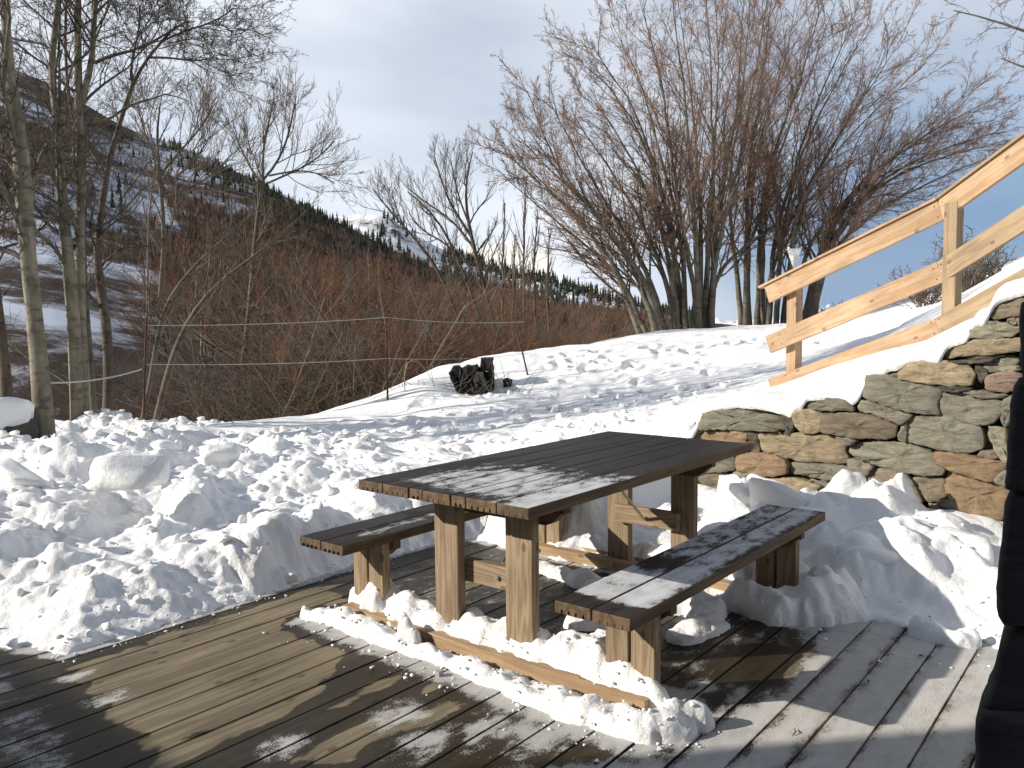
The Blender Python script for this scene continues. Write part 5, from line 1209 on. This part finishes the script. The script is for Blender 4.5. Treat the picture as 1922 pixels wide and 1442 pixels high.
tree_obj('willow_tree', rootof(1206, 640, 19.3), 'leftmost slanting willow stem with a broken pale scar, sweeping left over the snow crest', 'tree', W_([S1, S1b, mixs(S1b, S2, .45)], 19.3, .07, 1.0), LW, MW, 'willows on the crest')
tree_obj('willow_tree', rootof(1234, 640, 19.6), 'second slanting willow stem from the left, forking up to the left tip of the crown', 'tree', W_([S2, S3, mixs(S2, S3, .5)], 19.6, .078, 1.2), LW, MW, 'willows on the crest')
tree_obj('willow_tree', rootof(1300, 628, 20.2), 'biggest many stemmed willow fanning from one base in the middle of the crest', 'tree', W_([S4, S5, S5b, S6, S7, S8, S9, S10, mixs(S4, S5, .5), mixs(S6, S8, .4), mixs(S8, S10, .5), mixs(S5b, S4, .5), mixs(S3, S5b, .55), mixs(S7, S10, .3)], 20.2, .082, 2.8), LW, MW, 'willows on the crest')
S11 = [(1392,622),(1386,530),(1378,480),(1371,400),(1366,330),(1388,230),(1402,100),(1410,-40)]
S12 = [(1406,622),(1402,540),(1405,450),(1414,380),(1412,300),(1440,220),(1478,100),(1500,-30)]
S13 = [(1430,618),(1430,520),(1436,460),(1424,400),(1450,320),(1490,220),(1540,90),(1575,-20)]
S13b = [(1434,618),(1440,540),(1470,440),(1510,360),(1560,280),(1620,180),(1670,90)]
tree_obj('willow_tree', rootof(1410, 618, 22.0), 'clump of upright willow stems right of the biggest willow, left of the rain gauge', 'tree', W_([S11, S12, S13, S13b, mixs(S11, S12, .5), mixs(S12, S13, .5)], 22.0, .085, 2.2), LW, MW, 'willows on the crest')
S14 = [(1456,618),(1463,500),(1472,420),(1492,330),(1524,240),(1578,140),(1640,30)]
S15 = [(1480,618),(1485,500),(1492,400),(1522,340),(1572,280),(1650,200),(1735,120)]
S15b = [(1490,618),(1500,520),(1520,450),(1580,380),(1660,310),(1750,230),(1830,165)]
tree_obj('willow_tree', rootof(1475, 618, 21.4), 'willow clump rising behind the rain gauge and the lower end of the handrail', 'tree', W_([S14, S15, S15b, mixs(S14, S15, .5), mixs(S13, S14, .5)], 21.4, .08, 2.0), LW, MW, 'willows on the crest')
S16 = [(1522,612),(1530,540),(1546,470),(1566,400),(1612,345),(1690,285),(1780,240),(1870,225)]
S17 = [(1526,612),(1535,540),(1556,480),(1610,420),(1690,370),(1770,330),(1850,300)]
S17b = [(1524,612),(1536,530),(1560,450),(1620,370),(1700,320),(1800,285),(1880,270)]
tree_obj('willow_tree', rootof(1524, 612, 20.6), 'rightmost dark willow stem seen between the rails, its boughs arching far to the right', 'tree', W_([S16, S17, S17b, mixs(S16, S15b, .5), mixs(S16, S17b, .5)], 20.6, .10, 1.6), [dict(l, up=l['up']*.6) for l in LW], [BARK_D]+MW[1:], 'willows on the crest')
# branches of a tree that stands outside the frame at the right
T10 = [stem([(2250,560,30),(2230,300,26),(2180,60,22),(2120,-100,16)], 11, k=10), stem([(2225,250,14),(2100,140,10),(2000,80,8),(1920,60,5),(1850,30,3),(1790,20,2)], 11, k=12), stem([(2200,120,12),(2080,60,8),(1980,10,6),(1880,-20,4),(1790,-20,2)], 11, k=12), stem([(2225,280,10),(2120,220,7),(2020,180,5),(1940,130,4),(1880,110,2)], 11, k=10)]
tree_obj('bare_tree', rootof(2250, 580, 11), 'tree outside the right edge whose fine drooping twigs hang into the top right corner', 'tree', T10, [dict(m=12, t0=.3, t1=1, ang=(25, 65), lf=.28, k=7, up=-.05, wig=.2, rf=.4, rmin=.004), dict(m=6, t0=.2, t1=1, ang=(25, 60), lf=.5, k=5, up=-.05, wig=.22, rf=.5, rmin=.003), dict(m=3, t0=.2, t1=1, ang=(20, 50), lf=.5, k=4, up=0, wig=.2, rf=.6, rmin=.0024)], [BARK_G, TW_G, TW_G, TW_G])

# ================================================================== VALLEY AND MOUNTAINS
def interp(x, pts): return np.interp(x, [p[0] for p in pts], [p[1] for p in pts])
def slope_mesh(name, u0, u1, nu, prof, mat, nt=160):
    """hillside given as rows of (depth, skyline row v) along columns u"""
    us = np.linspace(u0, u1, nu); ts = np.linspace(0, 1, nt); V = np.zeros((nu, nt, 3))
    for i, u in enumerate(us):
        D, v = prof(u, ts); V[i] = CAM+D[:, None]*(_f+_r2*(u-961)/F-_u2*(v[:, None]-721)/F)
    P = V.reshape(-1, 3); n1 = fbm(P[:, 0]*.02, P[:, 1]*.02, 5, 300); d = np.hypot(P[:, 0], P[:, 1])
    w = np.tile(np.sin(np.pi*np.clip(ts, 0, 1))**.7, nu)
    P[:, 2] += n1*d*.018*w+.004*d*fbm(P[:, 0]*.1, P[:, 1]*.1, 3, 310)*w
    ix = np.arange(nu*nt).reshape(nu, nt)
    o = mesh_obj(name, P, np.stack([ix[:-1, :-1], ix[1:, :-1], ix[1:, 1:], ix[:-1, 1:]], -1).reshape(-1, 4), mat); o['kind'] = 'structure'
    return o, P.reshape(nu, nt, 3)
def slope_mat(name, snow, veg, lo, hi, sc, stretch=2.0, snow2=None):
    M, t, b = new_mat(name); co = nd(t, 'ShaderNodeTexCoord'); mp = nd(t, 'ShaderNodeMapping'); mp.inputs['Scale'].default_value = (1, 1, 1/stretch); mp.inputs['Rotation'].default_value = (.2, .3, 0); t.links.new(co.outputs['Object'], mp.inputs['Vector'])
    a = nd(t, 'ShaderNodeTexNoise', Scale=sc, Detail=10.0, Roughness=0.62, Distortion=.4); t.links.new(mp.outputs[0], a.inputs['Vector'])
    f = nd(t, 'ShaderNodeTexNoise', Scale=sc*16, Detail=6.0, Roughness=0.75); t.links.new(co.outputs['Object'], f.inputs['Vector'])
    v = math_(t, 'ADD', math_(t, 'MULTIPLY', a.outputs['Fac'], .72), math_(t, 'MULTIPLY', f.outputs['Fac'], .28))
    va = nd(t, 'ShaderNodeAttribute', attribute_name='veg'); v = math_(t, 'ADD', v, va.outputs['Fac'])
    c2 = nd(t, 'ShaderNodeTexNoise', Scale=sc*5, Detail=5.0); t.links.new(co.outputs['Object'], c2.inputs['Vector'])
    vr = ramp(t, c2.outputs['Fac'], [(.35, tuple(c*.55 for c in veg)), (.65, veg)])
    r = ramp(t, v, [(lo, 0.0), (hi, 1.0)])
    t.links.new(mixc(t, r.outputs[0], snow, vr.outputs[0]), b.inputs['Base Color']); b.inputs['Roughness'].default_value = .9; b.inputs['Specular IOR Level'].default_value = .1
    return M
ridge1 = [(-500,60),(-100,95),(0,120),(100,160),(170,202),(220,232),(260,250),(330,272),(400,302),(480,340),(530,368),(590,398),(650,425),(700,450),(760,482),(820,505),(900,530),(1000,560),(1150,590),(1400,612),(1700,625)]
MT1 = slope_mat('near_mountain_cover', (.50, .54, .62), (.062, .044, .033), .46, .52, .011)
def veg1(u, t):
    t = np.asarray(t, float); q = np.interp(u, [-500, 0, 230, 300, 420, 640, 1100], [-.035, -.05, -.05, .03, .09, .11, .11])
    lim = np.interp(u, [300, 450, 560, 640], [.58, .79, .97, 1.1]); k = sstep(lim-.03, lim+.03, t)
    up = np.interp(u, [-500, 0, 150, 300, 500], [.05, .05, .03, -.012, .02])
    right = np.maximum(q*(1-k)+up*k, (1-sstep(.20, .34, t))*.10); left = -.03+(.03+up)*sstep(.64, .76, t)+.05*(1-sstep(.1, .25, t))
    w = float(np.clip((u-180)/150, 0, 1)); return left*(1-w)+right*w
def prof1(u, ts):
    Dm = interp(u, [(-500, 620), (300, 560), (650, 430), (900, 330), (1200, 260), (1700, 240)]); vt = interp(u, ridge1)
    D = 34+(Dm-34)*ts**2.5; v0 = 905; v = v0+(vt-v0)*ts**.62
    return D, v
m1, M1 = slope_mesh('mountain_slope', -560, 1700, 260, prof1, MT1, 170)
fattr(m1, 'veg', np.stack([veg1(u, np.linspace(0, 1, 170)) for u in np.linspace(-560, 1700, 260)]))
ridge2 = [(560,400),(620,408),(680,402),(710,404),(740,415),(790,448),(850,478),(900,495),(960,512),(1040,528),(1120,556),(1240,588),(1300,600),(1500,606),(1900,612)]
MT2 = slope_mat('far_ridge_cover', (.82, .82, .84), (.06, .058, .05), .58, .66, .004)
def prof2(u, ts):
    Dm = 1500; vt = interp(u, ridge2); D = 500+(Dm-500)*ts; v = 640+(vt-640)*ts**.8; return D, v
m2, M2 = slope_mesh('far_ridge', 540, 1900, 180, prof2, MT2, 60)
ridge3 = [(1500,598),(1540,578),(1560,572),(1590,575),(1620,585),(1650,574),(1670,570),(1700,577),(1730,583),(1800,575),(1900,590)]
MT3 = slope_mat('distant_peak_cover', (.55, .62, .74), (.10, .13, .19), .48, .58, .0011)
def prof3(u, ts): vt = interp(u, ridge3)+3*np.sin(u*.31)+2*np.sin(u*.83); return 7000+2000*ts, 625+(vt-625)*ts
m3, M3 = slope_mesh('distant_mountains', 1450, 1950, 120, prof3, MT3, 16)
# white cumulus bank low over the far ridge is part of the sky: see the world shader

# conifers along the ridges (a far wood)
def conifers(name, pts, h, mat, label):
    V = []; Fc = []; o_ = 0
    for p in pts:
        H_ = h*(.45+1.1*rng.random()**1.6); k = 6
        for s in range(4):
            z0 = H_*(.08+.22*s); z1 = H_*min(1, .42+.22*s); r = H_*.17*(1-.22*s)*rng.uniform(.8, 1.2)
            a = np.arange(k)*2*math.pi/k+rng.uniform(0, 1); rr = r*rng.uniform(.65, 1.2, k)
            ring = np.stack([p[0]+rr*np.cos(a), p[1]+rr*np.sin(a), np.full(k, p[2]+z0)+rng.normal(0, H_*.015, k)], -1)
            V.append(ring); V.append(np.array([[p[0], p[1], p[2]+z1]]))
            Fc.append(np.stack([np.arange(k)+o_, (np.arange(k)+1) % k+o_, np.full(k, k+o_)], -1)); o_ += k+1
    o = mesh_obj(name, np.concatenate(V), np.concatenate(Fc), mat, smooth=False); tag(o, label, 'forest', kind='stuff'); return o
NEED = plain('spruce_needles', (.030, .036, .024), .9, 0, .5, .3, .1)
def pick(M, iu, it):
    iu = min(max(iu, 0), M.shape[0]-1.001); it = min(max(it, 0), M.shape[1]-1.001); a, b = int(iu), int(it); fa, fb = iu-a, it-b
    return (M[a, b]*(1-fa)+M[a+1, b]*fa)*(1-fb)+(M[a, b+1]*(1-fa)+M[a+1, b+1]*fa)*fb
def mp1(u, t): return pick(M1, (u+560)/2260*259, t*169)
def mp2(u, t): return pick(M2, (u-540)/1360*179, t*59)
pts = []
for k in range(2600):
    u = rng.uniform(230, 1100); t = 1-abs(rng.normal(0, .07))
    dens = np.interp(u, [230, 280, 330, 500, 700, 1100], [.1, .15, .7, 1, .45, .3])
    if rng.random() < dens*(.35+1.5*max(0, fbm(np.array([u*.03]), np.array([t*9.]), 3, 470)[0]+.25)): pts.append(mp1(u, min(t, .998)))
for k in range(520):
    u = rng.uniform(-50, 760); t = rng.uniform(.55, .97)
    if fbm(np.array([u*.012]), np.array([t*5.]), 3, 400)[0] > .08: pts.append(mp1(u, t))
conifers('ridge_conifers', pts, 4.3, NEED, 'dark conifers lining the long descending ridge of the left mountain')
pts = []
for k in range(1500):
    u = rng.uniform(690, 1330); t = 1-abs(rng.normal(0, .10)) if k % 3 else rng.uniform(.2, .95)
    if t > .94 and 712 > u: continue
    if k % 3 == 0 or u > 840 or (700 < u < 780 and t > .975) or t < .62: pts.append(mp2(u, min(max(t, .05), .995)))
conifers('far_conifers', pts, 17.0, NEED, 'dark conifers on the second, farther ridge in the centre')
# shrubs that clothe the mountain: tufts of thin stems
def tufts(name, pts, h, mats, label, ns=7):
    n = len(pts); Pp = np.array(pts); V = []; 
    a = rng.uniform(0, 6.28, (n, ns)); sp = rng.uniform(.1, .75, (n, ns)); hh = h*rng.uniform(.5, 1.2, (n, ns))*rng.uniform(.6, 1.3, (n, 1))
    top = np.stack([np.cos(a)*sp*hh, np.sin(a)*sp*hh, hh], -1)+Pp[:, None]
    w = hh*.017; bx = np.stack([-np.sin(a)*w, np.cos(a)*w, np.zeros_like(w)], -1)
    mid = (top*.55+Pp[:, None]*.45)
    tri = np.stack([mid-bx*1.2, mid+bx*1.2, top, Pp[:, None]+bx*.8], 2).reshape(-1, 3)
    ix = np.arange(len(tri)).reshape(-1, 4); f = ix[:, [0, 3, 1, 2]]
    mi = np.repeat(rng.integers(0, len(mats), n), ns)
    o = mesh_obj(name, tri, f, None, smooth=False, mats=mats, midx=mi); tag(o, label, 'shrubs', kind='stuff')
pts = []
hs_ = []
while len(pts) < 20000:
    u = rng.uniform(-300, 1250); t = .40+.6*rng.random()**.8
    q = fbm(np.array([u*.010]), np.array([t*7.]), 4, 430)[0]+1.7*veg1(u, t)-.02
    if u < 285 and t < .66: q -= .04
    if q > rng.normal(0, .05): pts.append(mp1(u, t)); hs_.append(1.7 if u < 285 else 2.6 if t > .75 else 3.6)
tufts('mountain_scrub', pts, np.array(hs_)[:, None], [TW_M, TW_O, TW_M, TW_V, TW_M], 'brown leafless scrub covering the snowy mountainside', 12)

# brushwood in the valley: bushes one can tell apart
def bush_variant(name, ns, h, spread, mats, fine=5, rr=.016, up=.5):
    a = rng.uniform(0, 6.28, ns); s = rng.uniform(.05, spread, ns); L = h*rng.uniform(.65, 1.1, ns)
    k = 7; t = np.linspace(0, 1, k)[None, :]
    b0 = np.stack([np.cos(a), np.sin(a)], -1)*rng.uniform(0, .25*h*.25, (ns, 1))
    x = b0[:, :1]+np.cos(a)[:, None]*s[:, None]*L[:, None]*t**1.1; y = b0[:, 1:]+np.sin(a)[:, None]*s[:, None]*L[:, None]*t**1.1; z = L[:, None]*(t**.9)*np.sqrt(1-.35*s[:, None]**2)
    P = np.stack([x, y, z], -1)+rng.normal(0, h*.016, (ns, k, 3)).cumsum(1); Rr = rr*(1-.7*t)*np.ones((ns, 1))
    parts = [tube(P, Rr, 3)]; mi = [np.zeros(len(parts[0][1]))]
    c = spawn(P, Rr, m=10, t0=.2, t1=1, ang=(18, 60), lf=.36, k=6, up=up*.35, wig=.17, rf=.6, rmin=.006); parts.append(tube(*c, 3)); mi.append(np.ones(len(parts[-1][1])))
    c = spawn(c[0], c[1], m=fine, t0=.1, t1=1, ang=(20, 60), lf=.5, k=4, up=up*.2, wig=.2, rf=.7, rmin=.0045); parts.append(tube(*c, 3)); mi.append(np.ones(len(parts[-1][1])))
    v, f = join(parts); o = mesh_obj(name, v, f, None, mats=mats, midx=np.concatenate(mi)); return o
kinds = [('rust', [TW_M, TW_O]), ('brown', [TW_M, TW_M]), ('grey', [TW_K, TW_G]), ('mauve', [TW_G, TW_V])]
LAB = {'rust': 'rust coloured leafless willow bush in the valley brushwood', 'brown': 'brown leafless bush in the valley brushwood', 'grey': 'pale grey stemmed leafless bush in the valley brushwood', 'mauve': 'mauve brown leafless bush in the valley brushwood'}
proto = {}
for kn, ms in kinds:
    proto[kn] = [bush_variant('bush', 22 if q == 0 else 34, 4.0, (1.0 if kn != 'grey' else 1.2) if q == 0 else .8, ms, 8, .02 if q == 0 else .014) for q in range(2)]
used = set(); bushes = []
from mathutils import Euler
def valley_z(u, D):
    # height of whichever hillside carries the bush
    p = PX(u, 700, D); i = np.argmin(np.abs(np.linspace(-560, 1700, 260)-u)); col = M1[i]; dd = (col-CAM)@_f
    return float(np.interp(D, dd, col[:, 2]))
spots = []
for k in range(190):
    if k < 58: u = rng.uniform(-120, 1230); D = rng.uniform(17, 32)
    else: u = rng.uniform(-200, 1250); D = rng.uniform(32, 125)
    spots.append((u, D))
spots.sort(key=lambda q: -q[1])
for (u, D) in spots:
    if D < 34:
        gx = ground_at(u, D); z = gx[2] if D < 24 else min(gx[2], valley_z(u, max(D, 35)))
        hgt = np.interp(u, [0, 250, 450, 900, 1200], [2.4, 3.0, 5.2, 5.0, 3.0])*rng.uniform(.6, 1.3)
        if 1000 < u: hgt *= .8
    else:
        z = valley_z(u, D); hgt = rng.uniform(4.0, 8.5)
        if u < 260 and rng.random() < .6: continue
    # keep the brush below the treeline it has in the valley
    vmax = np.interp(u, [-200, 250, 280, 330, 430, 500, 600, 640, 700, 800, 1000, 1250], [600, 610, 540, 440, 370, 370, 392, 415, 495, 520, 535, 575])
    if u < 265 and D > 60: continue
    ztop = PX(u, vmax+rng.uniform(0, 40), D)[2]
    hgt = min(hgt, max(ztop-z, .0))
    if hgt < 1.2: continue
    pr = rng.random(); kn = ('mauve' if rng.random() < .5 else 'grey') if u < 270 and rng.random() < .8 else "rust" if pr < (.15 if u < 280 else .6) else 'brown' if pr < .72 else ('grey' if D < 45 else 'brown') if pr < .86 else 'mauve'
    if D < 30 and rng.random() < .5: kn = 'grey'
    src = proto[kn][rng.integers(2)]
    if src.name in used: o = src.copy(); COL.objects.link(o)
    else: o = src; used.add(src.name)
    p = PX(u, 700, D); s = hgt/4.0
    o.location = (p[0], p[1], z-.15); o.rotation_euler = (rng.normal(0, .08), rng.normal(0, .08), rng.uniform(0, 6.28)); o.scale = (s*rng.uniform(.95, 1.35),)*2+(s,)
    tag(o, LAB[kn], 'bush', 'brushwood of the valley: '+kn+' bushes'); bushes.append((o, kn, u, D, hgt))
ZN = [(-999, 110, 'behind the thick pale trunk at the left'), (110, 200, 'behind the pair of pale trunks'), (200, 290, 'left of the first fence stake'), (290, 420, 'behind the leaning slim trunks'), (420, 560, 'between the first two stakes, nearer the leaning trunks'),
      (560, 690, 'between the first two stakes, nearer the middle one'), (690, 790, 'behind the middle fence stake'), (790, 940, 'behind the rotten stump'), (940, 1080, 'behind the tilted third stake'), (1080, 9999, 'at the foot of the slanting willows')]
NEAR = ['front row', 'second row', 'middle ground', 'far end']
ADJ = {'rust': 'rust coloured', 'brown': 'brown', 'grey': 'pale grey stemmed', 'mauve': 'mauve brown'}
buck = {}
for b_ in bushes:
    o, kn, u, D, hh = b_; zi_ = next(i for i, z in enumerate(ZN) if z[0] <= u < z[1]); di = 0 if D < 24 else 1 if D < 34 else 2 if D < 70 else 3
    buck.setdefault((zi_, di, kn), []).append(b_)
ORD = ['leftmost', 'second from left', 'third from left', 'fourth from left', 'fifth from left', 'sixth from left', 'seventh from left', 'eighth from left', 'ninth from left', 'tenth from left']
for (zi_, di, kn), L_ in buck.items():
    L_.sort(key=lambda q: q[2])
    for i, b_ in enumerate(L_):
        pos = '' if len(L_) == 1 else (ORD[i]+' ' if i < len(L_)-1 or i == 0 else 'rightmost ')
        w_ = (pos+ADJ[kn]+' bush, '+NEAR[di]+', '+ZN[zi_][2]).split()
        b_[0]['label'] = ' '.join(w_[:16])
for kn in proto:
    for o in proto[kn]:
        if o.name not in used: bpy.data.objects.remove(o)
# taller bare trees standing out of the brush
VL = ['tall dark bare tree rising from the brushwood ', 'grey bare tree with a broad open top in the brushwood ']
vts = [(330,30,6.0),(395,44,8.0),(520,30,5.6),(565,40,7.5),(610,27,5.5),(668,36,6.5),(745,33,6.2),(700,55,8.5),(800,30,5.2),(852,42,6.5),(985,34,5.0),(1040,45,6.0),(1085,30,3.6),(450,26,5.0),(470,60,9.0),(620,70,9.0),(1140,38,3.8)]
WH = ['left of the leaning trunks', 'just right of the first stake', 'a third of the way between the stakes', 'halfway between the first two stakes', 'behind the wires left of the middle stake', 'close left of the middle stake', 'close right of the middle stake', 'far behind the middle stake', 'above the arched dry stem', 'straight above the rotten stump', 'above the top of the tilted stake', 'right of the tilted stake', 'left of the slanting willow stems', 'nearest, right of the leaning trunks', 'on the slope over the leaning trunks', 'high on the slope, left of centre', 'just before the slanting willow stems']
vtp = [bush_variant('valley_tree', 7, 4.0, .55, [BARK_D, TW_M], 9, .045, .4), bush_variant('valley_tree', 5, 4.0, .75, [BARK_P, TW_G], 9, .05, .4)]
for i, (u, D, h) in enumerate(vts):
    o = vtp[i] if i < 2 else vtp[i % 2].copy()
    if i >= 2: COL.objects.link(o)
    z = valley_z(u, max(D, 35)) if D > 34 else min(ground_at(u, D)[2], valley_z(u, 35)); p = PX(u, 700, D); o.location = (p[0], p[1], z-.3); o.rotation_euler = (0, 0, rng.uniform(0, 6.28)); o.scale = (h/4*.9, h/4*.9, h/4)
    tag(o, ' '.join((VL[i % 2]+WH[i]).split()[:16]), 'tree', 'bare trees of the valley brushwood')
# dark shrubs on the slope beyond the handrail
for i, (u, v, D, h, lab) in enumerate([(1828,578,12.5,1.15,'dark brown rounded shrub on the snowy slope seen past the second rail post'), (1735,585,17,.95,'reddish brown shrub left of the second rail post between the rails'), (1590,612,26,.8,'low brown shrub on the skyline seen under the top rail'), (1545,612,27,.7,'low brown shrub beside the rightmost willow stem on the skyline')]):
    o = bush_variant('shrub', 30, 1.0, .9, [BARK_D, [TW_G, TW_V, TW_M, TW_M][i]], 5, .007, .3); p = PX(u, v, D); o.location = (p[0], p[1], p[2]-.1); o.scale = (h*1.25, h*1.25, h)
    tag(o, lab, 'shrub')
